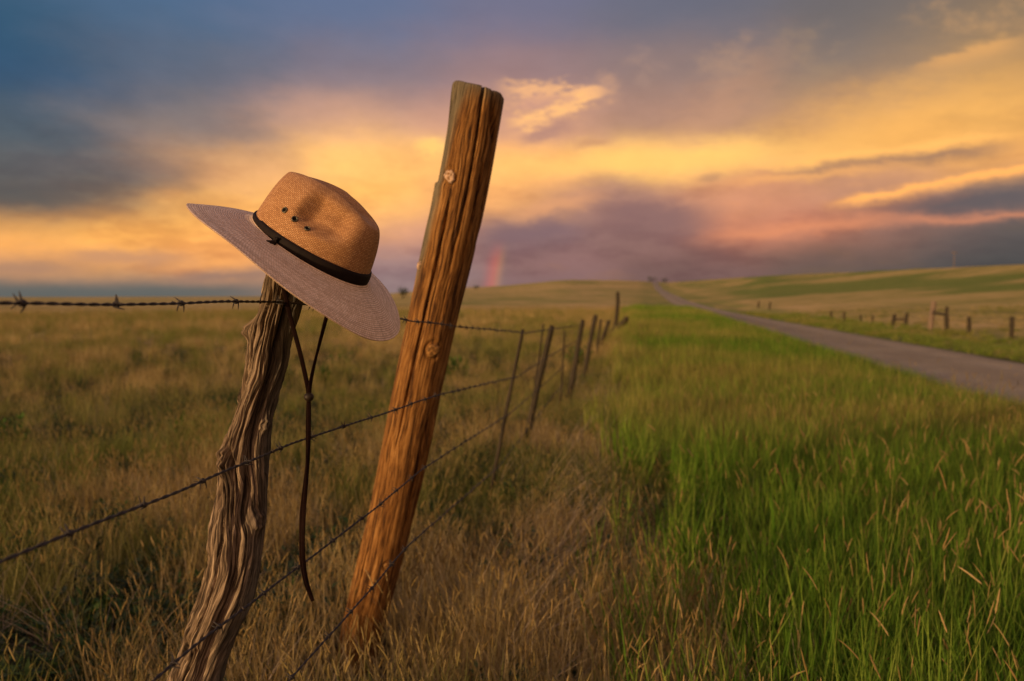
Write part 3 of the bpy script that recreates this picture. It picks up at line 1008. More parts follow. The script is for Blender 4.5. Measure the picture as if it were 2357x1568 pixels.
def post_pt(i, py):
    b, t = far_posts[i]
    Y = t[1]
    d = px_ray(CX, py)
    z = EYE + d[2] / d[1] * Y
    k = (z - b[2]) / (t[2] - b[2])
    p = b + (t - b) * k
    return p + np.array([0.02, -0.03, 0])


W1, W2o = -0.5455, -0.507
WIRES = [
    ('topmost rusty barbed wire running along the skyline under the hat', [(-330, 706, W1), (-160, 703, W1), (0, 700, W1), (92, 698, W1), (228, 699, W1), (362, 702, W1), (480, 697, W1), (590, 693, W1), (650, 694, W1), (715, 702, W1 + .002),
      (930, 736, W2o), (1052, 751, W2o)], [(0, 766), (1, 757), (4, 747), (5, 735), (7, 742)], 22),
    ('second barbed wire from the top, crossing both near posts', [(-260, 1400, W1), (-120, 1340, W1), (0, 1290, W1), (106, 1246, W1), (212, 1205, W1), (392, 1138, W1), (510, 1089, W1), (600, 1050, W1), (627, 1035, W1), (780, 985, W1 + .012),
      (925, 938, W2o), (1000, 911, W2o)], [(0, 866), (1, 822), (4, 777), (5, 758)], 14),
    ('third barbed wire from the top, passing low on both near posts', [(150, 1760, W1), (250, 1650, W1), (350, 1568, W1), (428, 1500, W1), (520, 1430, W1), (600, 1370, W1), (720, 1280, W1 + .01), (815, 1206, W2o), (900, 1141, W2o), (975, 1077, W2o)],
     [(0, 950), (1, 889), (4, 813), (5, 776)], 10),
    ('lowest barbed wire, half hidden in the dry grass', [(480, 1790, W1), (570, 1680, W1 + .01), (660, 1568, W2o - .01), (745, 1476, W2o), (830, 1385, W2o), (900, 1300, W2o), (940, 1255, W2o)], [(0, 1070), (1, 968), (4, 845)], 8)]


def barb_mesh():
    """two coils round the strands with four cut points"""
    pt = Parts()
    for sgn, ph in ((1, 0.0), (-1, 1.9)):
        u = np.linspace(0, 2 * np.pi * 1.5, 26)
        coil = np.stack([sgn * 0.0012 + 0.0011 * (u / u[-1] - 0.5) * 2.0, 0.0027 * np.cos(u + ph), 0.0027 * np.sin(u + ph)], -1)
        d0 = np.array([0.0, -math.sin(ph) * -1, -math.cos(ph)])
        tip0 = coil[0] + np.array([sgn * -0.002, math.sin(ph) * 0.011, -math.cos(ph) * 0.011])
        ue = u[-1] + ph
        tip1 = coil[-1] + np.array([sgn * 0.002, -math.sin(ue) * 0.011, math.cos(ue) * 0.011])
        path = np.vstack([tip0, (tip0 + coil[0]) / 2, coil, (tip1 + coil[-1]) / 2, tip1])
        r_ = np.full(len(path), 0.0010)
        r_[0] = r_[-1] = 0.0004
        pt.add(*sweep(path, r_, 6, up=(1, 0.01, 0.02)))
    me = bpy.data.meshes.new('barb')
    me.from_pydata([tuple(p) for p in pt.verts()], [], pt.f)
    me.polygons.foreach_set('use_smooth', [True] * len(me.polygons))
    me.materials.append(M_WIRE)
    return me


BARB = barb_mesh()
wire_paths = []
for wi, (lab, near, far, ymax) in enumerate(WIRES):
    ctrl = [on_line(*q) for q in near] + [post_pt(i, py) for i, py in far]
    if wi == 0:
        ctrl.append(far_posts[8][0] + (far_posts[8][1] - far_posts[8][0]) * 0.55)
    ctrl = np.array(ctrl)
    seg = np.linalg.norm(np.diff(ctrl, axis=0), axis=1)
    cum = np.r_[0, np.cumsum(seg)]
    nearlen = cum[np.searchsorted(ctrl[:, 1], 4.2)] if (ctrl[:, 1] > 4.2).any() else cum[-1]
    s = np.r_[np.arange(0, nearlen, 0.0035), np.arange(nearlen, cum[-1], 0.05)]
    base = np.stack([np.interp(s, cum, ctrl[:, k]) for k in range(3)], -1)
    kk = np.ones(41) / 41                                   # soften the kinks, then a little wander
    nn = int((s < nearlen).sum())
    sm = np.stack([np.convolve(np.pad(base[:nn, k], 20, 'edge'), kk, 'valid') for k in range(3)], -1)
    base[25:nn - 25] = sm[25:-25]
    base[:, 2] += 0.0016 * (vnoise(s * 9, s * 0 + wi, 3) - 0.5) * 2
    wire_paths.append((s, base))
    root = empty('barbed_wire', base[0], lab, 'barbed wire', 'strands of the near barbed wire fence')
    tg = np.gradient(base, axis=0)
    tg /= np.linalg.norm(tg, axis=1)[:, None]
    n1_ = np.cross(tg, (0, 0, 1))
    n1_ /= np.linalg.norm(n1_, axis=1)[:, None]
    n2_ = np.cross(n1_, tg)
    ph = 2 * np.pi * s / 0.034 + 1.2 * np.sin(s * 11)
    for q in range(2):
        hr = 0.00105
        pth = base + hr * (np.cos(ph + q * np.pi)[:, None] * n1_ + np.sin(ph + q * np.pi)[:, None] * n2_)
        v, f = sweep(pth, np.where(s < nearlen, 0.00115, 0.0020), 6)
        mesh_obj('wire_strand', v, f, M_WIRE, root)
    sb, cnt = 0.03 + 0.02 * wi, 0
    while True:
        b = np.array([np.interp(sb, s, base[:, k]) for k in range(3)])
        if b[1] > 7.5 or sb > cum[-1] - 0.1:
            break
        i = min(np.searchsorted(s, sb), len(s) - 2)
        t = Vector(base[i + 1] - base[i - 1]).normalized()
        o = bpy.data.objects.new('barb', BARB)
        COL.objects.link(o)
        rot = t.to_track_quat('X', 'Z').to_matrix().to_4x4() @ Matrix.Rotation(random.choice((0.2, 0.1, 1.1, 2.9, 3.3, 0.6)) + random.uniform(-.25, .25), 4, 'X')
        o.matrix_world = Matrix.Translation(b) @ rot
        o.parent = root
        o.matrix_parent_inverse = Matrix.Translation(root.location).inverted()
        sb += 0.112 + random.uniform(-0.015, 0.015)
        cnt += 1


# staples holding the wires
def staple(parent, p, along, out):
    along, out = np.asarray(along, float), np.asarray(out, float)
    along /= np.linalg.norm(along)
    out /= np.linalg.norm(out)
    sd = np.cross(along, out)
    u = np.linspace(-math.pi / 2, math.pi / 2, 9)
    arch = [p + sd * 0.0045 * math.sin(t) + out * (0.004 * math.cos(t)) for t in u]
    path = [arch[0] - out * 0.02] + arch + [arch[-1] - out * 0.02]
    v, f = sweep(path, 0.0014, 6)
    mesh_obj('staple', v, f, M_STAPLE, parent)


for wi in range(3):
    s, base = wire_paths[wi]
    for post, tgt in ((post1, [(600, 694), (627, 1036), (560, 1400)][wi]), (post2, [(985, 742), (955, 928), (930, 1115)][wi])):
        rr = px_ray(*tgt)
        rel = base - np.array([0, 0, EYE])
        d = np.linalg.norm(np.cross(rel, rr / np.linalg.norm(rr)), axis=1)
        i = int(np.argmin(d[:np.searchsorted(base[:, 1], 3.0)]))
        staple(post, base[i] - rr / np.linalg.norm(rr) * 0.002, base[i + 3] - base[i - 3], -rr)

# ------------------------------------------------------------------ straw hat
HC = np.array([-.3349, 1.14, 1.3758])


def hat_frame(roll, tilt, yaw):
    X = np.array([math.cos(roll), 0, -math.sin(roll)])
    Z = np.array([math.sin(roll), 0, math.cos(roll)])
    Y = np.array([0, 1., 0])
    Z2 = math.cos(tilt) * Z - math.sin(tilt) * Y
    Y2 = math.cos(tilt) * Y + math.sin(tilt) * Z
    X3 = math.cos(yaw) * X + math.sin(yaw) * Y2
    Y3 = -math.sin(yaw) * X + math.cos(yaw) * Y2
    return np.stack([X3, Y3, Z2], 1)


HR = hat_frame(.5557, .1568, -.2852)


def to_world(v):
    return np.asarray(v) @ HR.T + HC


def straw_mat(name, kind):
    m_, N = material(name)
    uvn = N.n('ShaderNodeUVMap').outputs[0]
    ux, uy, _ = N.sep(uvn)
    wob = N.noise(N.comb(N.m('MULTIPLY', ux, 40), N.m('MULTIPLY', uy, 60), 0), 1.0, 2, 0.5)
    br = N.n('ShaderNodeTexBrick')
    vy = N.m('MULTIPLY_ADD', wob, 0.0010, uy)
    N.put(br.inputs['Vector'], N.comb(ux, vy, 0))
    br.inputs['Scale'].default_value = 1.0
    br.inputs['Brick Width'].default_value = 0.0052
    br.inputs['Row Height'].default_value = 0.0023 if kind == 'crown' else 0.0032
    br.inputs['Mortar Size'].default_value = 0.00050 if kind == 'crown' else 0.00042
    br.inputs['Mortar Smooth'].default_value = 0.6
    br.inputs['Color1'].default_value = (0.0, 0.0, 0.0, 1)
    br.inputs['Color2'].default_value = (1.0, 1.0, 1.0, 1)
    br.inputs['Mortar'].default_value = (0.5, 0.5, 0.5, 1)
    strand = br.outputs['Color']
    gap = br.outputs['Fac']
    fleck = N.noise(N.comb(N.m('MULTIPLY', ux, 420), N.m('MULTIPLY', uy, 800), 3), 1.0, 3, 0.65)
    cloud = N.noise(N.comb(N.m('MULTIPLY', ux, 26), N.m('MULTIPLY', uy, 40), 9), 1.0, 3, 0.6)
    f = N.m('ADD', N.m('MULTIPLY', strand, 0.22), N.m('ADD', N.m('MULTIPLY', fleck, 0.55), N.m('MULTIPLY', cloud, 0.25)))
    if kind == 'crown':
        col = N.ramp(f, [(0.28, (0.25, 0.11, 0.038)), (0.5, (0.47, 0.23, 0.088)), (0.72, (0.64, 0.36, 0.165))])
        dark = (0.09, 0.04, 0.016)
    else:
        col = N.ramp(f, [(0.28, (0.44, 0.29, 0.18)), (0.5, (0.68, 0.475, 0.32)), (0.72, (0.80, 0.60, 0.43))])
        dark = (0.19, 0.115, 0.07)
    col = N.mix(N.m('MULTIPLY', gap, 0.72), col, dark)
    hgt = N.m('SUBTRACT', N.m('ADD', N.m('MULTIPLY', fleck, 0.5), N.m('MULTIPLY', strand, 0.35)), N.m('MULTIPLY', gap, 0.9))
    return finish(m_, N, col, 0.72, hgt, 0.0007, 0.8, spec=0.25)


M_CROWN = straw_mat('crown straw', 'crown')
M_BRIM = straw_mat('brim straw', 'brim')
M_BAND = simple_mat('dark brown leather band', (0.009, 0.0045, 0.003), 0.75, 0, 0.15, 0.35, 90, 0.0004)
M_LACE = simple_mat('brown leather lace', (0.009, 0.003, 0.0018), 0.85, 0, 0.08, 0.35, 120, 0.0004)
M_BEAD = simple_mat('dark wooden bead', (0.018, 0.011, 0.006), 0.55, 0, 0.25, 0.4, 90, 0.0003)
M_EYE = simple_mat('blackened brass', (0.10, 0.085, 0.055), 0.4, 0.8, 0.5, 0.3, 200)
M_HOLE = simple_mat('hole shade black', (0.006, 0.005, 0.005), 0.9, 0, 0.1, 0.3, 200)

hat = empty('cowboy_hat', HC, 'tan woven straw cowboy hat with dark band tipped on the old post', 'hat')
AXO, AYO, AXI, AYI = .2035, .1661, .1103, .0837


def brim_pt(th, w, off=0.0):
    c, s = np.cos(th), np.sin(th)
    ix, iy = AXI * c, AYI * s
    ox, oy = -.0078 + AXO * c, AYO * s
    zo = np.where(c > 0, -.0453, -.0372) * c ** 2 + np.where(s < 0, -.0118, -.0077) * s ** 2
    ww = w
    x, y = ix + (ox - ix) * ww, iy + (oy - iy) * ww
    z = zo * (0.55 * w + 0.45 * w ** 2)
    z = z + 0.006 * np.exp(-w / 0.05)                      # small upturn where the brim meets the crown
    z = z + 0.0016 * np.sin(3 * th + 1) * w * w + 0.0010 * np.sin(7 * th) * w ** 3
    return np.stack([x, y, z + off], -1)


def build_brim():
    NT_, NW = 240, 44
    th = np.linspace(0, 2 * np.pi, NT_, endpoint=False)
    w = np.linspace(0, 1, NW) ** 0.9
    rows, uv = [], []
    per = (AXO + AYO) / 2
    def uvr(ww):
        return np.stack([th * per, np.full(NT_, 0.3 + ww * 0.088)], -1)
    for ww in w:
        ridge = 0.0006 * np.sin(ww * 88 / 4.2 * 2 * np.pi) * (ww > 0.80) + 0.00035 * np.sin(ww * 88 / 3.4 * 2 * np.pi)
        rows.append(brim_pt(th, np.full(NT_, ww), ridge))
        uv.append(uvr(ww))
    for a in (0.5, 1.0, 1.5):                                # rolled edge
        t_ = a * math.pi / 2
        e = brim_pt(th, np.full(NT_, 1.0))
        outv = e - e.mean(0)
        outv[:, 2] = 0
        outv /= np.linalg.norm(outv, axis=1)[:, None]
        rows.append(e + outv * 0.0016 * math.sin(t_) + np.array([0, 0, -0.0014 * (1 - math.cos(t_))]))
        uv.append(uvr(1.0 + 0.02 * a))
    for ww in w[::-1]:
        rows.append(brim_pt(th, np.full(NT_, ww), -0.0028))
        uv.append(uvr(ww))
    v = np.concatenate(rows)
    return mesh_obj('brim', to_world(v), grid_faces(len(rows), NT_, True), M_BRIM, hat, uv=np.concatenate(uv))


build_brim()
RX, RT, RYN, RYF = .093, -.006, .036, .032


def ridge_z(x):
    return .1125 - .012 * x - 2.05 * x * x


def crown_pt(th, h):
    """h 0..1 wall from brim to ridge, 1..2 over the ridge into the centre crease"""
    c, s = np.cos(th), np.sin(th)
    ry = np.where(s < 0, RYN, RYF)
    yb = AYI * s
    yt = ry * np.sign(s) * np.abs(s) ** 0.8
    xb, xt = AXI * c, RT + RX * c
    hw = np.clip(h, 0, 1)
    # wall stays full and only turns in near the top
    k = 0.30 * hw + 0.70 * hw ** 3.2
    kx = 0.75 * hw + 0.25 * hw ** 3
    x = xb + (xt - xb) * kx
    y = yb + (yt - yb) * k
    zr = ridge_z(xt)
    z = zr * (1 - (1 - hw) ** 1.25) * 0.985 + 0.0
    # pinch on both sides towards the front (right hand end)
    dent = sstep(-0.014, 0.014, x + 0.10 * (z - 0.07)) * (1 - sstep(0.045, 0.086, x))
    dent = dent * sstep(0.041, 0.064, z - 0.08 * (x - 0.03)) * (1 - 0.62 * sstep(0.078, 0.104, z)) * np.abs(s) ** 0.5
    y = y - np.sign(s) * 0.024 * dent
    # over the ridge
    q = np.clip(h - 1, 0, 1)
    rim = np.sin(np.clip(q / 0.16, 0, 1) * np.pi) * 0.0022
    sh = 1 - q
    x2 = RT + (x - RT) * sh
    y2 = y * sh
    zc = ridge_z(x2 * 0.95) - 0.020 * np.exp(-((x2 - 0.01) / 0.075) ** 4) * sstep(0.0, 0.9, q)
    inside = q > 0
    x, y = np.where(inside, x2, x), np.where(inside, y2, y)
    zmix = sstep(0.0, 0.35, q)
    z = np.where(inside, zr * 0.985 * (1 - zmix) + zc * 0.985 * zmix + rim, z)
    return np.stack([x, y, z], -1)


def build_crown():
    NT_ = 260
    th = np.linspace(0, 2 * np.pi, NT_, endpoint=False)
    hs = np.r_[np.linspace(0, 1, 64), 1 + np.linspace(0.03, 0.97, 34)]
    rows = [crown_pt(th, np.full(NT_, h)) for h in hs]
    for it in range(6):                                        # round the ridge off
        rr = [rows[i] if i in (0, len(rows) - 1) or hs[i] < 0.62 else (rows[i - 1] + 2 * rows[i] + rows[i + 1]) / 4 for i in range(len(rows))]
        rows = rr
    arr = np.array(rows)
    arc = np.cumsum(np.r_[np.zeros((1, NT_)), np.linalg.norm(np.diff(arr, axis=0), axis=2)], axis=0)
    uv = np.stack([np.broadcast_to(th * 0.097, arc.shape), 0.2 + arc], -1)
    v = arr.reshape(-1, 3)
    f = [tuple(q) for q in grid_faces(len(rows), NT_, True)]
    k = len(v)
    v = np.vstack([v, arr[-1].mean(0)])
    f += [(k - NT_ + i, k - NT_ + (i + 1) % NT_, k) for i in range(NT_)]
    uvf = np.vstack([uv.reshape(-1, 2), [[0, 0.4]]])
    o = mesh_obj('crown', to_world(v), f, M_CROWN, hat, uv=uvf)
    md = o.modifiers.new('thickness', 'SOLIDIFY')
    md.thickness = 0.0022
    md.offset = -1
    return arr, th, hs


CROWN, CTH, CHS = build_crown()


def crown_at(th, h):
    p = crown_pt(np.array([th]), np.array([h]))[0]
    e = 1e-3
    a = crown_pt(np.array([th + e]), np.array([h]))[0] - p
    b = crown_pt(np.array([th]), np.array([h + e]))[0] - p
    n_ = np.cross(a, b)
    n_ /= np.linalg.norm(n_)
    return p, n_


def build_band():
    NT_ = 240
    th = np.linspace(0, 2 * np.pi, NT_, endpoint=False)
    x = AXI * np.cos(th)
    wd_ = np.interp(x, [-.11, -.062, -.055, 0.0, .11], [.0075, .0082, .0108, .0140, .0190])
    rows = []
    for fr, off in ((0, 0.0), (0.0, 0.0022), (0.25, 0.0030), (0.5, 0.0032), (0.75, 0.0030), (1.0, 0.0022), (1.0, -0.0005)):
        pp = np.zeros((NT_, 3))
        zt = 0.004 + wd_ * fr
        cur = CROWN[:40]
        for j in range(NT_):
            jj = int(round(j / NT_ * len(CTH))) % len(CTH)
            col = cur[:, jj]
            pp[j] = [np.interp(zt[j], col[:, 2], col[:, 0]), np.interp(zt[j], col[:, 2], col[:, 1]), zt[j]]
        rad = pp.copy()
        rad[:, 2] = 0
        rad[:, 0] /= AXI ** 2
        rad[:, 1] /= AYI ** 2
        rad /= np.linalg.norm(rad, axis=1)[:, None]
        rows.append(pp + rad * off)
    mesh_obj('hat_band', to_world(np.concatenate(rows)), grid_faces(len(rows), NT_, True), M_BAND, hat)


build_band()


def find_surface(px, py):
    """crown parameter seen at picture place px, py"""
    best = None
    r_ = px_ray(px, py)
    r_ /= np.linalg.norm(r_)
    for th in np.linspace(-np.pi, 0, 160):
        hh = np.linspace(0.02, 0.98, 80)
        pp = to_world(crown_pt(np.full(80, th), hh)) - np.array([0, 0, EYE])
        d = np.linalg.norm(np.cross(pp, r_), axis=1)
        i = int(np.argmin(d))
        if best is None or d[i] < best[0]:
            best = (d[i], th, hh[i])
    return best[1], best[2]


for px, py in ((656, 483), (680, 505), (707, 527)):
    th, h = find_surface(px, py)
    p, n_ = crown_at(th, h)
    p, n_ = to_world(p), HR @ n_
    if n_[1] > 0:
        n_ = -n_
    t1 = np.cross(n_, (0, 0, 1))
    t1 /= np.linalg.norm(t1)
    t2 = np.cross(n_, t1)
    pt = Parts()
    rows = []
    for (rr, hh) in ((0.0050, -0.0004), (0.0049, 0.0009), (0.0042, 0.0015), (0.0034, 0.0013), (0.0029, 0.0003), (0.0027, -0.0008)):
        for i in range(24):
            t = i / 24 * 2 * math.pi
            rows.append(p + rr * (math.cos(t) * t1 + math.sin(t) * t2) + n_ * (hh + 0.0006))
    eye = mesh_obj('eyelet', rows, grid_faces(6, 24, True), M_EYE, hat)
    disc = [p + 0.0029 * (math.cos(i / 16 * 6.2832) * t1 + math.sin(i / 16 * 6.2832) * t2) + n_ * 0.0007 for i in range(16)]
    mesh_obj('vent_hole', disc, [tuple(range(16))], M_HOLE, eye, smooth=False)  # flat black disc paints the dark of the open eyelet

# knot of the band with two short leather ends
kp = P(637, 559, 1.0)
d_ = px_ray(637, 559)
th, h = find_surface(637, 557)
kp, kn = crown_at(th, h)
kp, kn = to_world(kp), HR @ kn
if kn[1] > 0:
    kn = -kn
kp = kp + kn * 0.005
kx, kz = HR[:, 0], HR[:, 2]
pt = Parts()
u = np.linspace(0, 2 * np.pi, 17)
pt.add(*sweep([kp + kz * 0.0055 * math.cos(t) + kx * 0.0020 * math.sin(t) for t in u], 0.0024, 8))
pt.add(*sweep(resample([kp, kp + kx * -0.006 - kz * 0.004 + kn * 0.003, kp - kx * 0.010 - kz * 0.006 + kn * 0.004], 10), np.linspace(0.0026, 0.0018, 10), 8))
pt.add(*sweep(resample([kp, kp + kx * -0.002 - kz * 0.007 + kn * 0.003, kp + kx * 0.003 - kz * 0.009 + kn * 0.004], 10), np.linspace(0.0026, 0.0018, 10), 8))
pt.add(*sweep(resample([kp + kz * 0.003, kp + kx * 0.003 + kz * 0.008 + kn * 0.001], 6), 0.0022, 8))
mesh_obj('band_knot', pt.verts(), pt.f, M_BAND, hat)


def ribbon(ctrl, width, thick, face=(0.25, -1, 0.0), twist=None, n=70):
    p = resample(ctrl, n)
    t = np.gradient(p, axis=0)
    t /= np.linalg.norm(t, axis=1)[:, None]
    fc = np.asarray(face, float)
    a = np.cross(t, fc)
    a /= np.linalg.norm(a, axis=1)[:, None]
    b = np.cross(a, t)
    if twist is not None:
        tw = np.interp(np.linspace(0, 1, n), np.linspace(0, 1, len(twist)), twist)[:, None]
        a, b = a * np.cos(tw) + b * np.sin(tw), b * np.cos(tw) - a * np.sin(tw)
    k = 10
    th = np.linspace(0, 2 * np.pi, k, endpoint=False)
    ca, sb = np.sign(np.cos(th)) * np.abs(np.cos(th)) ** 0.6, np.sign(np.sin(th)) * np.abs(np.sin(th)) ** 0.6
    v = p[:, None] + width / 2 * ca[None, :, None] * a[:, None] + thick / 2 * sb[None, :, None] * b[:, None]
    f = [tuple(q) for q in grid_faces(n, k, True)] + [tuple(range(k))[::-1], tuple(range((n - 1) * k, n * k))]
    return v.reshape(-1, 3), f


strap = Parts()
D = 1.075
strap.add(*ribbon([P(640, 610, 1.105), P(650, 650, 1.095), P(667, 725, 1.085), P(690, 810, D), P(706, 880, D), P(710, 905, D)], 0.0070, 0.0020, twist=[0.2, 0.1, 0, 0.1, 0.3]))
strap.add(*ribbon([P(763, 690, 1.11), P(752, 728, 1.105), P(737, 785, 1.095), P(722, 845, 1.08), P(714, 885, D), P(712, 905, D)], 0.0066, 0.0020, twist=[0.1, 0.3, 1.0, 0.5, 0.1]))
cs = mesh_obj('chin_strap', strap.verts(), strap.f, M_LACE, hat)
v, f = [], []
bc = P(711, 914, D)
for i in range(13):
    a = math.pi * i / 12
    for j in range(24):
        b = 2 * math.pi * j / 24
        v.append(bc + np.array([0.0078 * max(0.001, math.sin(a)) * math.cos(b), 0.0078 * max(0.001, math.sin(a)) * math.sin(b), 0.0072 * math.cos(a)]))
mesh_obj('bead', v, grid_faces(13, 24, True)[:, ::-1], M_BEAD, cs)
t1 = ribbon([P(711, 905, D), P(711.5, 960, D), P(710.5, 1030, D), P(706, 1100, D), P(700.5, 1170, D), P(697.5, 1240, D - .003), P(700, 1300, D - .004), P(708, 1345, D - .004), P(720, 1384, D - .004)],
            0.0060, 0.0018, twist=[0, 0.1, 0.5, 0.2, -0.3, 0.2, 0.5, 0.1], n=90)
mesh_obj('lace_tail', t1[0], t1[1], M_LACE, cs)
t2 = ribbon([P(710, 905, D + .003), P(708, 980, D + .003), P(707.5, 1060, D + .004), P(701, 1120, D + .004), P(694, 1180, D + .004), P(692.5, 1250, D + .003), P(695, 1300, D + .002), P(703, 1340, D + .002), P(717, 1378, D + .001)],
            0.0058, 0.0018, twist=[0, 0.2, 0.3, 0.1, -0.2, 0.1, 0.3, 0.1], n=90)
mesh_obj('lace_tail', t2[0], t2[1], M_LACE, cs)


# ------------------------------------------------------------------ grass
def blade_mat(name, cols_a, cols_b, trans=0.35):
    """cols_a .. cols_b by the tint carried by each tuft"""
    m_, N = material(name)
    t = attr(N, 'tint', True)
    oi = N.n('ShaderNodeObjectInfo').outputs['Random']
    own = attr(N, 'own')
    a = N.ramp(N.m('ADD', N.m('MULTIPLY', oi, 0.35), N.m('MULTIPLY', own, 0.65)), cols_a)
    b = N.ramp(N.m('ADD', N.m('MULTIPLY', oi, 0.35), N.m('MULTIPLY', own, 0.65)), cols_b)
    return finish(m_, N, N.mix(t, a, b), 0.7, spec=0.15, trans=trans)


DRYC = [(0.1, (0.16, 0.105, 0.035)), (0.4, (0.40, 0.285, 0.095)), (0.7, (0.60, 0.44, 0.18)), (0.95, (0.74, 0.58, 0.31))]
OLIC = [(0.1, (0.07, 0.095, 0.015)), (0.5, (0.16, 0.19, 0.032)), (0.9, (0.30, 0.28, 0.07))]
GRNC = [(0.1, (0.045, 0.125, 0.008)), (0.5, (0.10, 0.225, 0.014)), (0.9, (0.22, 0.32, 0.03))]
YGC = [(0.1, (0.12, 0.16, 0.022)), (0.5, (0.27, 0.27, 0.045)), (0.9, (0.46, 0.37, 0.12))]
M_DRY = blade_mat('dry grass blades', DRYC, OLIC)
M_GRN = blade_mat('green grass blades', GRNC, YGC, 0.4)
M_HEAD = blade_mat('tan seed heads', [(0.1, (0.17, 0.115, 0.035)), (0.6, (0.29, 0.195, 0.07)), (0.95, (0.42, 0.29, 0.125))],
                   [(0.1, (0.16, 0.13, 0.035)), (0.9, (0.32, 0.24, 0.09))], 0.2)
M_STRAW = blade_mat('pale bent straw', [(0.1, (0.24, 0.18, 0.12)), (0.6, (0.40, 0.31, 0.22)), (0.95, (0.58, 0.47, 0.36))],
                    [(0.1, (0.22, 0.16, 0.10)), (0.9, (0.45, 0.34, 0.22))], 0.2)
M_LEAF = blade_mat('small leaves', [(0.1, (0.022, 0.036, 0.014)), (0.9, (0.07, 0.085, 0.038))], [(0.1, (0.022, 0.055, 0.010)), (0.9, (0.06, 0.11, 0.02))], 0.25)


class Tuft:
    def __init__(self):
        self.v, self.f, self.mi, self.own = [], [], [], []

    def blade(self, x, y, h, w, lean, az, curve, mi=0, seg=4, own=0.5, face=None):
        d = np.array([math.cos(az), math.sin(az), 0])
        fa = az + math.pi / 2 if face is None else face
        sd = np.array([math.cos(fa), math.sin(fa), 0])
        b = len(self.v)
        tip = None
        for k in range(seg + 1):
            u = k / seg
            a = lean + curve * u
            p = np.array([x, y, 0]) + d * h * (math.sin(lean) * u + 0.5 * math.sin(curve) * u * u) + np.array([0, 0, h * u * math.cos(min(1.4, lean + 0.5 * curve * u))])
            ww = w * (1 - u ** 1.8) * 0.5 + 0.0002
            self.v += [p - sd * ww, p + sd * ww]
            self.own += [own, own]
            tip = (p, d * math.sin(a) + np.array([0, 0, math.cos(a)]))
        for k in range(seg):
            i = b + 2 * k
            self.f.append((i, i + 1, i + 3, i + 2))
            self.mi.append(mi)
        return tip

    def head(self, p, d, L, r, mi=1, own=0.5, sides=5):
        d = d / np.linalg.norm(d)
        s1 = np.cross(d, (0.3, 0.9, 0.2))
        s1 /= np.linalg.norm(s1)
        s2 = np.cross(d, s1)
        b = len(self.v)
        dr = np.array([U(-.22, .22), U(-.22, .22), -.10]) * L
        prof = ((0, .3), (.15, .9), (.35, .72), (.5, 1.0), (.7, .7), (.85, .55), (1, .08))
        for q, (u, rr) in enumerate(prof):
            for k in range(sides):
                t = k / sides * 2 * math.pi + q * 0.6
                j = 1 + 0.25 * math.sin(5.1 * q + 3.3 * k)
                self.v.append(p + d * L * u + dr * u * u * 0.8 + r * rr * j * (math.cos(t) * s1 + math.sin(t) * s2))
                self.own.append(own)
        for q in range(len(prof) - 1):
            for k in range(sides):
                self.f.append((b + q * sides + k, b + q * sides + (k + 1) % sides, b + (q + 1) * sides + (k + 1) % sides, b + (q + 1) * sides + k))
                self.mi.append(mi)

    def leaf(self, p, d, L, w, mi=0, own=0.5):
        d = d / np.linalg.norm(d)
        s1 = np.cross(d, (0, 0, 1))
        s1 = s1 / (np.linalg.norm(s1) + 1e-9)
        up = np.cross(s1, d)
        b = len(self.v)
        self.v += [p, p + d * L * .4 - s1 * w * .5 + up * L * .08, p + d * L * .45, p + d * L * .4 + s1 * w * .5 + up * L * .08, p + d * L]
        self.own += [own] * 5
        self.f += [(b, b + 2, b + 1), (b, b + 3, b + 2), (b + 1, b + 2, b + 4), (b + 2, b + 3, b + 4)]
        self.mi += [mi] * 4

    def build(self, name, mats, coll):
        me = bpy.data.meshes.new(name)
        me.from_pydata([tuple(map(float, p)) for p in self.v], [], self.f)
        me.polygons.foreach_set('material_index', self.mi)
        me.polygons.foreach_set('use_smooth', [True] * len(self.f))
        at = me.attributes.new('own', 'FLOAT', 'POINT')
        at.data.foreach_set('value', self.own)
        for m_ in mats:
            me.materials.append(m_)
        o = bpy.data.objects.new(name, me)
        coll.objects.link(o)
        return o


rr_ = random.Random(8)
U = rr_.uniform


def family(name, count, fn, mats):
    coll = bpy.data.collections.new(name)
    for i in range(count):
        t = Tuft()
        fn(t, i)
        t.build(f'{name}_{i:02d}', mats, coll)
    return coll


def f_green(t, i):
    for _ in range(27):
        a, r = U(0, 6.283), 0.075 * math.sqrt(U(0, 1))
        t.blade(r * math.cos(a), r * math.sin(a), U(.18, .46), U(.0045, .0085), U(.02, .28), U(0, 6.283), U(.05, .9) * U(0.3, 1), 0, 4, U(0, 1))
    for _ in range(5):
        a, r = U(0, 6.283), 0.06 * math.sqrt(U(0, 1))
        t.blade(r * math.cos(a), r * math.sin(a), U(.15, .32), U(.003, .005), U(.1, .5), U(0, 6.283), U(.3, 1.0), 2, 4, U(0, 1))


def f_seed(t, i):
    for _ in range(2):
        a, r = U(0, 6.283), 0.07 * math.sqrt(U(0, 1))
        tip = t.blade(r * math.cos(a), r * math.sin(a), U(.40, .60), .0028, U(.02, .22), U(0, 6.283), U(.0, .5), 0, 5, U(.5, 1))
        t.head(tip[0], tip[1] + np.array([U(-.10, .10), U(-.10, .10), 0]), U(.05, .095), U(.0018, .0030), 1, U(0, 1))


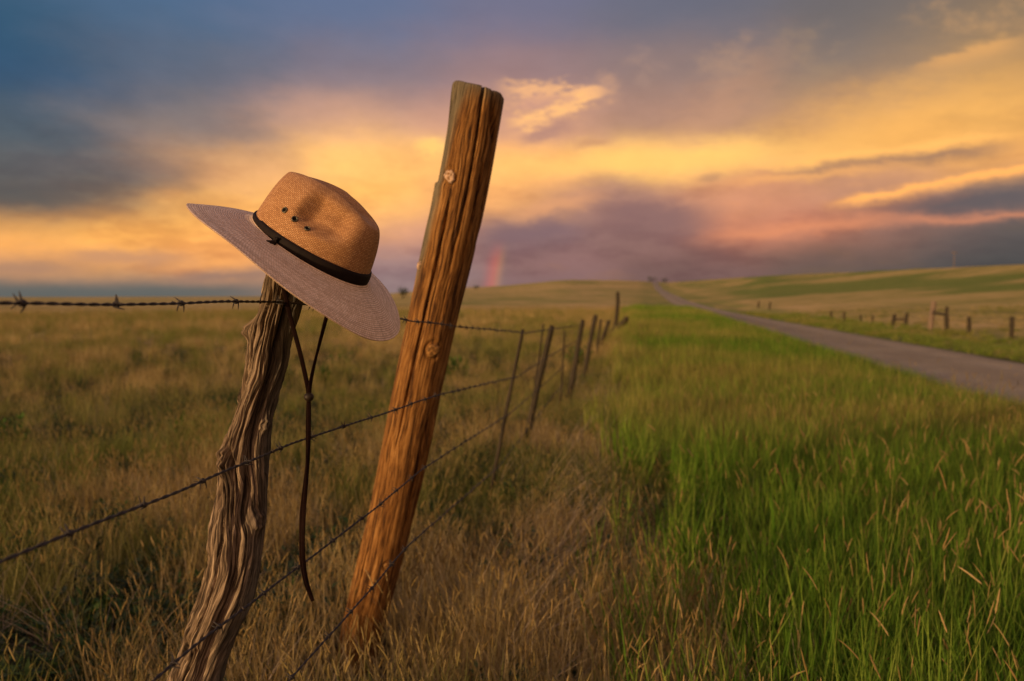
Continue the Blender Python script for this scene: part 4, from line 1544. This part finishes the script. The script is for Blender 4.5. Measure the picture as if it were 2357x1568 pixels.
def f_dry(t, i):
    for _ in range(26):
        a, r = U(0, 6.283), 0.085 * math.sqrt(U(0, 1))
        t.blade(r * math.cos(a), r * math.sin(a), U(.10, .30), U(.002, .0042), U(.03, .40), U(0, 6.283), U(.05, .9), 0, 3, U(0, 1))
    for _ in range(5):
        a, r = U(0, 6.283), 0.08 * math.sqrt(U(0, 1))
        tip = t.blade(r * math.cos(a), r * math.sin(a), U(.20, .38), .0020, U(.02, .25), U(0, 6.283), U(0, .4), 0, 4, U(.2, 1))
        t.head(tip[0], tip[1], U(.025, .055), U(.0014, .0026), 1, U(0, 1))


def f_straw(t, i):
    for _ in range(17):
        a, r = U(0, 6.283), 0.10 * math.sqrt(U(0, 1))
        t.blade(r * math.cos(a), r * math.sin(a), U(.35, .85), U(.0028, .0050), U(.30, .95), U(-.75, .6), U(.1, .7), 0, 5, U(0, 1), face=U(0, 6.28))


def f_leafy(t, i):
    for _ in range(14):
        a, r = U(0, 6.283), 0.06 * math.sqrt(U(0, 1))
        tip = t.blade(r * math.cos(a), r * math.sin(a), U(.05, .16), .002, U(.1, .7), U(0, 6.283), U(0, .5), 0, 2, U(0, 1))
        for _ in range(6):
            t.leaf(tip[0] * np.array([1, 1, U(.3, 1)]), np.array([U(-1, 1), U(-1, 1), U(.0, .9)]), U(.018, .04), U(.008, .016), 0, U(0, 1))


C_GREEN = family('green_tuft', 6, f_green, [M_GRN, M_HEAD, M_DRY])
C_SEED = family('seed_stem', 5, f_seed, [M_GRN, M_HEAD])
C_DRY = family('dry_tuft', 6, f_dry, [M_DRY, M_HEAD])
C_STRAW = family('bent_straw', 4, f_straw, [M_STRAW])
C_LEAFY = family('leafy_clump', 4, f_leafy, [M_LEAF])


def scatter_group(coll):
    ng = bpy.data.node_groups.new('scatter ' + coll.name, 'GeometryNodeTree')
    ng.interface.new_socket('Geometry', in_out='INPUT', socket_type='NodeSocketGeometry')
    ng.interface.new_socket('Geometry', in_out='OUTPUT', socket_type='NodeSocketGeometry')
    gi, go = ng.nodes.new('NodeGroupInput'), ng.nodes.new('NodeGroupOutput')
    ci = ng.nodes.new('GeometryNodeCollectionInfo')
    ci.inputs['Collection'].default_value = coll
    ci.inputs['Separate Children'].default_value = True
    ci.inputs['Reset Children'].default_value = True
    ip = ng.nodes.new('GeometryNodeInstanceOnPoints')
    ip.inputs['Pick Instance'].default_value = True

    def na(nm, ty):
        nd = ng.nodes.new('GeometryNodeInputNamedAttribute')
        nd.data_type = ty
        nd.inputs['Name'].default_value = nm
        return nd.outputs['Attribute']
    ng.links.new(gi.outputs[0], ip.inputs['Points'])
    ng.links.new(ci.outputs[0], ip.inputs['Instance'])
    ng.links.new(na('idx', 'INT'), ip.inputs['Instance Index'])
    er = ng.nodes.new('FunctionNodeEulerToRotation')
    ng.links.new(na('rot', 'FLOAT_VECTOR'), er.inputs[0])
    ng.links.new(er.outputs[0], ip.inputs['Rotation'])
    ng.links.new(na('scl', 'FLOAT_VECTOR'), ip.inputs['Scale'])
    ng.links.new(ip.outputs[0], go.inputs[0])
    return ng


def scatter(name, coll, x, y, scl, tint, label, hs=None, spin=6.283, tilt=0.12, sink=0.01):
    n = len(x)
    z = ground_z(x, y) - sink
    me = bpy.data.meshes.new(name)
    me.vertices.add(n)
    me.vertices.foreach_set('co', np.stack([x, y, z], -1).ravel())
    def put(nm, ty, key, arr):
        a = me.attributes.new(nm, ty, 'POINT')
        a.data.foreach_set(key, np.ascontiguousarray(arr).ravel())
    put('idx', 'INT', 'value', rng.integers(0, len(coll.objects), n).astype(np.int32))
    put('rot', 'FLOAT_VECTOR', 'vector', np.stack([rng.normal(0, tilt, n), rng.normal(0, tilt, n), rng.uniform(-spin / 2, spin / 2, n)], -1).astype(np.float32))
    hs = np.ones(n) if hs is None else hs
    put('scl', 'FLOAT_VECTOR', 'vector', np.stack([scl, scl, scl * hs], -1).astype(np.float32))
    put('tint', 'FLOAT', 'value', np.asarray(tint, np.float32))
    o = bpy.data.objects.new(name, me)
    COL.objects.link(o)
    md = o.modifiers.new('tufts', 'NODES')
    md.node_group = scatter_group(coll)
    return tag(o, label, None, None, 'stuff')


def wedge(n, r0, r1, az0=-0.80, az1=0.80, p=1.0):
    """random places ahead of the camera, denser near"""
    u = rng.random(n)
    e = 2 - p
    r = (r0 ** e + u * (r1 ** e - r0 ** e)) ** (1 / e)
    a = rng.uniform(az0, az1, n)
    return r * np.sin(a), r * np.cos(a)


def fence_t(x, y):
    return x * math.cos(R(9.1)) - y * math.sin(R(9.1))


def far_scale(x, y):
    r = np.hypot(x, y)
    return 0.85 + 0.35 * rng.random(len(x)) + np.clip((r - 6) / 40, 0, 1.2)


def clear_posts(x, y):
    """keep the space of the two near posts free"""
    a = np.hypot(x - cen1[-1][0], y - cen1[-1][1]) > 0.09
    pb = p2a + p2d * 1.75
    b = np.hypot(x - pb[0], y - pb[1]) > 0.10
    # trodden patch on the camera side of the tall post
    b &= ~((np.hypot(x - pb[0] - 0.03, y - pb[1] + 0.20) < 0.24) & (rng.random(len(x)) < 0.85))
    return a & b & (np.hypot(x, y) > 1.05)


# dry field left of the fence, and between the stems low leafy plants
x, y = wedge(64000, 1.1, 75, -1.1, 0.95, p=1.25)
s_, t_ = st(x, y)
ft_ = fence_t(x, y)
nz = fbm(x / 0.42 + 20, y / 0.42 + 20, 40, 3)
nb = fbm(x / 4 + 20, y / 4 + 20, 44, 3)
dens = np.where(ft_ < -0.35, 0.05 + 0.95 * sstep(0.43, 0.58, nz), np.where(ft_ < 0.3, 0.6, 0.14 + 0.42 * sstep(0.52, 0.66, nb) + 0.45 * np.exp(-((np.hypot(x, y) - 10.5) / 3.0) ** 2) * (1 - sstep(1.5, 3.5, t_))))
dens = np.where((ft_ > -1.3) & (ft_ < 0.35), np.maximum(dens, 0.85), dens)
dens = dens * (0.55 + 0.45 * sstep(2.2, 4.0, np.hypot(x, y)))
k = (rng.random(len(x)) < dens) & ((t_ < ROAD[0] - 0.25) | (t_ > ROAD[1] + 0.3)) & clear_posts(x, y)
x, y, nb, ft_, t2_ = x[k], y[k], nb[k], ft_[k], t_[k]
nt = fbm(x / 0.8 + 90, y / 0.8 + 90, 56, 3)
tint = np.clip(0.75 * sstep(0.44, 0.62, nb) + 0.9 * sstep(0.50, 0.64, nt) + 0.3 * (rng.random(len(x)) - 0.5), 0, 1)
scatter('dry_field_grass', C_DRY, x, y, far_scale(x, y), tint, 'dry tan prairie grass with small seed heads in the field', np.where(t2_ > ROAD[1], 0.36, np.where((ft_ > -1.0) & (ft_ < 0.7) & (np.hypot(x, y) > 2.7) & (np.hypot(x, y) < 14), 0.66, 1.0)))

x, y = wedge(9000, 1.2, 22, p=1.3)
nz = fbm(x / 0.42 + 20, y / 0.42 + 20, 40, 3)
k = ((fence_t(x, y) < -1.0) | (rng.random(len(x)) < 0.12) & (fence_t(x, y) < 0.35)) & (rng.random(len(x)) < 0.25 + 0.75 * (nz < 0.5)) & clear_posts(x, y)
x, y = x[k], y[k]
scatter('low_leafy_plants', C_LEAFY, x, y, 0.8 + 0.7 * rng.random(len(x)), rng.random(len(x)) ** 2, 'low dark leafy plants between the dry grass')

# green verge between the fence and the road, and beyond it
x, y = wedge(80000, 1.05, 70, -0.35, 1.0, p=1.25)
s_, t_ = st(x, y)
ft_ = fence_t(x, y)
nb = fbm(x / 3.2 + 70, y / 3.2 + 70, 48, 3)
dens = np.where(ft_ < -0.3, 0.0, sstep(-0.45, 1.7, ft_ + 1.6 * (nb - 0.5)))
dens = np.where(t_ > ROAD[1], 0.55 * (1 - sstep(12.5, 15, t_)), dens)
k = (rng.random(len(x)) < dens) & ((t_ < ROAD[0] - 0.1) | (t_ > ROAD[1] + 0.15)) & clear_posts(x, y)
x, y, nb, t_ = x[k], y[k], nb[k], t_[k]
r = np.hypot(x, y)
tint = np.clip(0.15 + 0.5 * np.exp(-((r - 10.5) / 3.5) ** 2) * (1 - sstep(1.5, 3.8, t_)) + 0.75 * sstep(0.46, 0.66, nb) * sstep(3.5, 7, r) + 0.35 * (t_ > ROAD[1]) + 0.2 * (rng.random(len(x)) - 0.5), 0, 1)
hs = np.where(t_ > ROAD[1], 0.30, 1.0) * (1 - 0.35 * sstep(ROAD[0] - 1.2, ROAD[0], t_) * (t_ < ROAD[0] + 1))
scatter('green_verge_grass', C_GREEN, x, y, far_scale(x, y), tint, 'tall green grass growing on the road verge', hs)

x, y = wedge(4200, 1.3, 26, -0.25, 0.82, p=1.0)
s_, t_ = st(x, y)
nb = fbm(x / 2.2 + 10, y / 2.2 + 10, 52, 3)
k = (fence_t(x, y) > -0.1) & (rng.random(len(x)) < 0.10 + 0.90 * sstep(0.46, 0.62, nb)) & (t_ < ROAD[0] - 0.4) & clear_posts(x, y)
x, y = x[k], y[k]
scatter('seed_head_grass', C_SEED, x, y, 0.85 + 0.3 * rng.random(len(x)) + np.clip((np.hypot(x, y) - 6) / 40, 0, 1), rng.random(len(x)) * 0.8,
        'ripe tan seed heads standing above the green grass')

# pale straw bent over along the foot of the fence
x, y = [], []
for Y in np.arange(1.75, 14, 0.085):
    for q in range(2):
        yy_ = Y + rng.normal(0, 0.06)
        off = -0.46 + rng.normal(0, 0.09) + 0.012 * Y
        x.append(yy_ * math.tan(R(9.1)) + off / math.cos(R(9.1)))
        y.append(yy_)
x, y = np.array(x), np.array(y)
k = (rng.random(len(x)) < np.where(y < 2.9, 0.42, 0.42 * np.exp(-(y - 2.9) / 0.7) + 0.07)) & clear_posts(x, y)
x, y = x[k], y[k]
scatter('bent_straw_grass', C_STRAW, x, y, np.where(y > 3.0, 0.40, 0.62) + 0.3 * rng.random(len(x)), rng.random(len(x)), 'pale dead straw bent over along the fence foot', None, 0.9, 0.1)


# broken straw lying through the green verge and the field
x, y = wedge(420, 1.5, 14, -0.8, 0.82, p=1.1)
s_, t_ = st(x, y)
k = (t_ < ROAD[0] - 0.5) & clear_posts(x, y)
x, y = x[k], y[k]
scatter('broken_straw', C_STRAW, x, y, 0.40 + 0.25 * rng.random(len(x)), rng.random(len(x)), 'few broken pale stems leaning through the grass', None, 6.283, 0.15)


# ------------------------------------------------------------------ single green plants in the field
def forb(px, py, w, h, seed, label):
    d = px_ray(px, py)
    # stand it on the ground along the sight line
    lo, hi = 1.0, 60.0
    for _ in range(50):
        mid = (lo + hi) / 2
        p = np.array([0, 0, EYE]) + d * mid
        if p[2] > gz1(p[0], p[1]):
            lo = mid
        else:
            hi = mid
    p = np.array([0, 0, EYE]) + d * lo
    Y = p[1]
    wm, hm = w / FPX * Y, h / FPX * Y
    r_ = random.Random(seed)
    t = Tuft()
    stems = Parts()
    for i in range(26):
        a, q = r_.uniform(0, 6.283), math.sqrt(r_.uniform(0, 1))
        tipx, tipy = 0.5 * wm * q * math.cos(a), 0.35 * wm * q * math.sin(a)
        top = hm * (0.45 + 0.75 * r_.random()) * (1 - 0.45 * q * q)
        pth = resample([(tipx * .15, tipy * .15, -0.02), (tipx * .6, tipy * .6, top * .55), (tipx, tipy, top)], 6)
        stems.add(*sweep(pth, 0.0022, 4))
        for j in range(16):
            u = r_.uniform(0.25, 1)
            b = pth[min(5, int(u * 5.9))]
            t.leaf(b + np.array([r_.uniform(-.01, .01), r_.uniform(-.01, .01), 0]), np.array([r_.uniform(-1, 1), r_.uniform(-1, 1), r_.uniform(-.1, 1.0)]),
                   r_.uniform(.10, .20) * hm + .02, r_.uniform(.04, .075) * hm + .008, 0, r_.random())
    root = empty('green_shrub', p, label, 'plant', 'small green plants in the dry field')
    v = np.array(t.v) + p
    o = mesh_obj('foliage', v, t.f, M_FORB, root, attrs={'own': t.own})
    mesh_obj('stems', stems.verts() + p, stems.f, M_FORB, root, attrs={'own': [0.1] * stems.k})


def forb_mat():
    m_, N = material('fresh green leaves')
    own = attr(N, 'own')
    col = N.ramp(own, [(0.0, (0.035, 0.075, 0.010)), (0.5, (0.065, 0.14, 0.016)), (1.0, (0.11, 0.20, 0.03))])
    return finish(m_, N, col, 0.65, spec=0.2, trans=0.35)


M_FORB = forb_mat()
forb(440, 1030, 130, 80, 1, 'round bright green plant left of the gnarled post')
forb(1045, 884, 74, 62, 2, 'green plant just right of the tall orange post')
forb(748, 890, 54, 52, 3, 'small green plant behind the hanging chin strap')
forb(664, 886, 36, 40, 4, 'tiny green plant at the right side of the gnarled post')
forb(22, 1055, 130, 95, 5, 'wide green plant at the left picture edge')
forb(1330, 855, 70, 60, 6, 'yellow green tuft plant at the foot of the far fence')
forb(285, 1195, 130, 70, 7, 'low green plant under the second wire at left')
forb(795, 850, 80, 44, 8, 'green plant just below the hat brim in the field')


# ------------------------------------------------------------------ trees far off, pole
def bush(px, py_top, py_base, w, Y, seed, label, name='distant_tree'):
    top, base = P(px, py_top, Y), P(px, py_base, Y)
    g = gz1(base[0], Y)
    H = top[2] - g
    wm = w / FPX * Y
    p = np.array([base[0], Y, g])
    r_ = random.Random(seed)
    t = Tuft()
    trunk = Parts()
    tr_ = resample([(0, 0, -0.3), (0.02 * H, 0, H * .3), (-0.03 * H, 0, H * .6)], 8)
    trunk.add(*sweep(tr_, np.linspace(0.06 * H, 0.025 * H, 8), 7))
    cl = [(r_.uniform(-.4, .4) * wm, r_.uniform(-.35, .35) * wm, H * r_.uniform(.35, .8), r_.uniform(.16, .30) * wm) for _ in range(11)]
    for (a, b, c, rad) in cl:
        trunk.add(*sweep(resample([tr_[4], (tr_[5] + (a, b, c)) / 2, (a, b, c)], 6), 0.014 * H, 5))
        for _ in range(60):
            v = np.array([r_.gauss(0, 1), r_.gauss(0, 1), r_.gauss(0, .8)])
            v = v / np.linalg.norm(v) * rad * r_.uniform(.55, 1.1)
            q = np.array([a, b, min(c + v[2], H * 0.98)]) + (v[0], v[1], 0)
            t.leaf(q, v + (0, 0, 0.2), 0.11 * H * r_.uniform(.6, 1.2), 0.06 * H, 0, r_.random())
    root = empty(name, p, label, 'tree')
    mesh_obj('crown', np.array(t.v) + p, t.f, M_TREE, root, attrs={'own': t.own})
    mesh_obj('trunk', trunk.verts() + p, trunk.f, M_FARWOOD, root, uv=np.zeros((trunk.k, 2)), attrs={'weather': [0.3] * trunk.k})


def tree_mat():
    m_, N = material('dark far foliage')
    own = attr(N, 'own')
    return finish(m_, N, N.ramp(own, [(0, (0.025, 0.045, 0.012)), (1, (0.06, 0.085, 0.022))]), 0.8, spec=0.1, trans=0.2)


M_TREE = tree_mat()
bush(1502, 638, 654, 24, 520, 1, 'dark bushy tree at the left where the road tops the rise')
bush(1529, 641, 654, 18, 530, 2, 'dark bushy tree at the right where the road tops the rise')
bush(927, 662, 690, 26, 260, 3, 'small green tree on the plain left of the tall orange post')
bush(1096, 657, 667, 14, 420, 4, 'tiny tree on the skyline right of the tall orange post')

# utility pole on the right hill
top = P(2197, 578, 190)
g = gz1(top[0], 190)
pr = empty('utility_pole', (top[0], 190, g), 'thin pale utility pole on the right hill skyline', 'utility pole')
v, f = sweep([(top[0], 190, g - 0.5), (top[0], 190, (g + top[2]) / 2), tuple(top)], [0.10, 0.09, 0.07], 10)
mesh_obj('pole', v, f, M_PALE, pr)
v, f = sweep([top + np.array([-0.9, 0, -0.5]), top + np.array([0, 0, -0.5]), top + np.array([0.9, 0, -0.5])], 0.05, 6)
mesh_obj('crossarm', v, f, M_PALE, pr)
for dx_ in (-0.8, -0.3, 0.3, 0.8):
    v, f = sweep([top + np.array([dx_, 0, -0.42]), top + np.array([dx_, 0, -0.3]), top + np.array([dx_, 0, -0.2])], [0.05, 0.06, 0.03], 6)
    mesh_obj('insulator', v, f, M_PALE, pr)
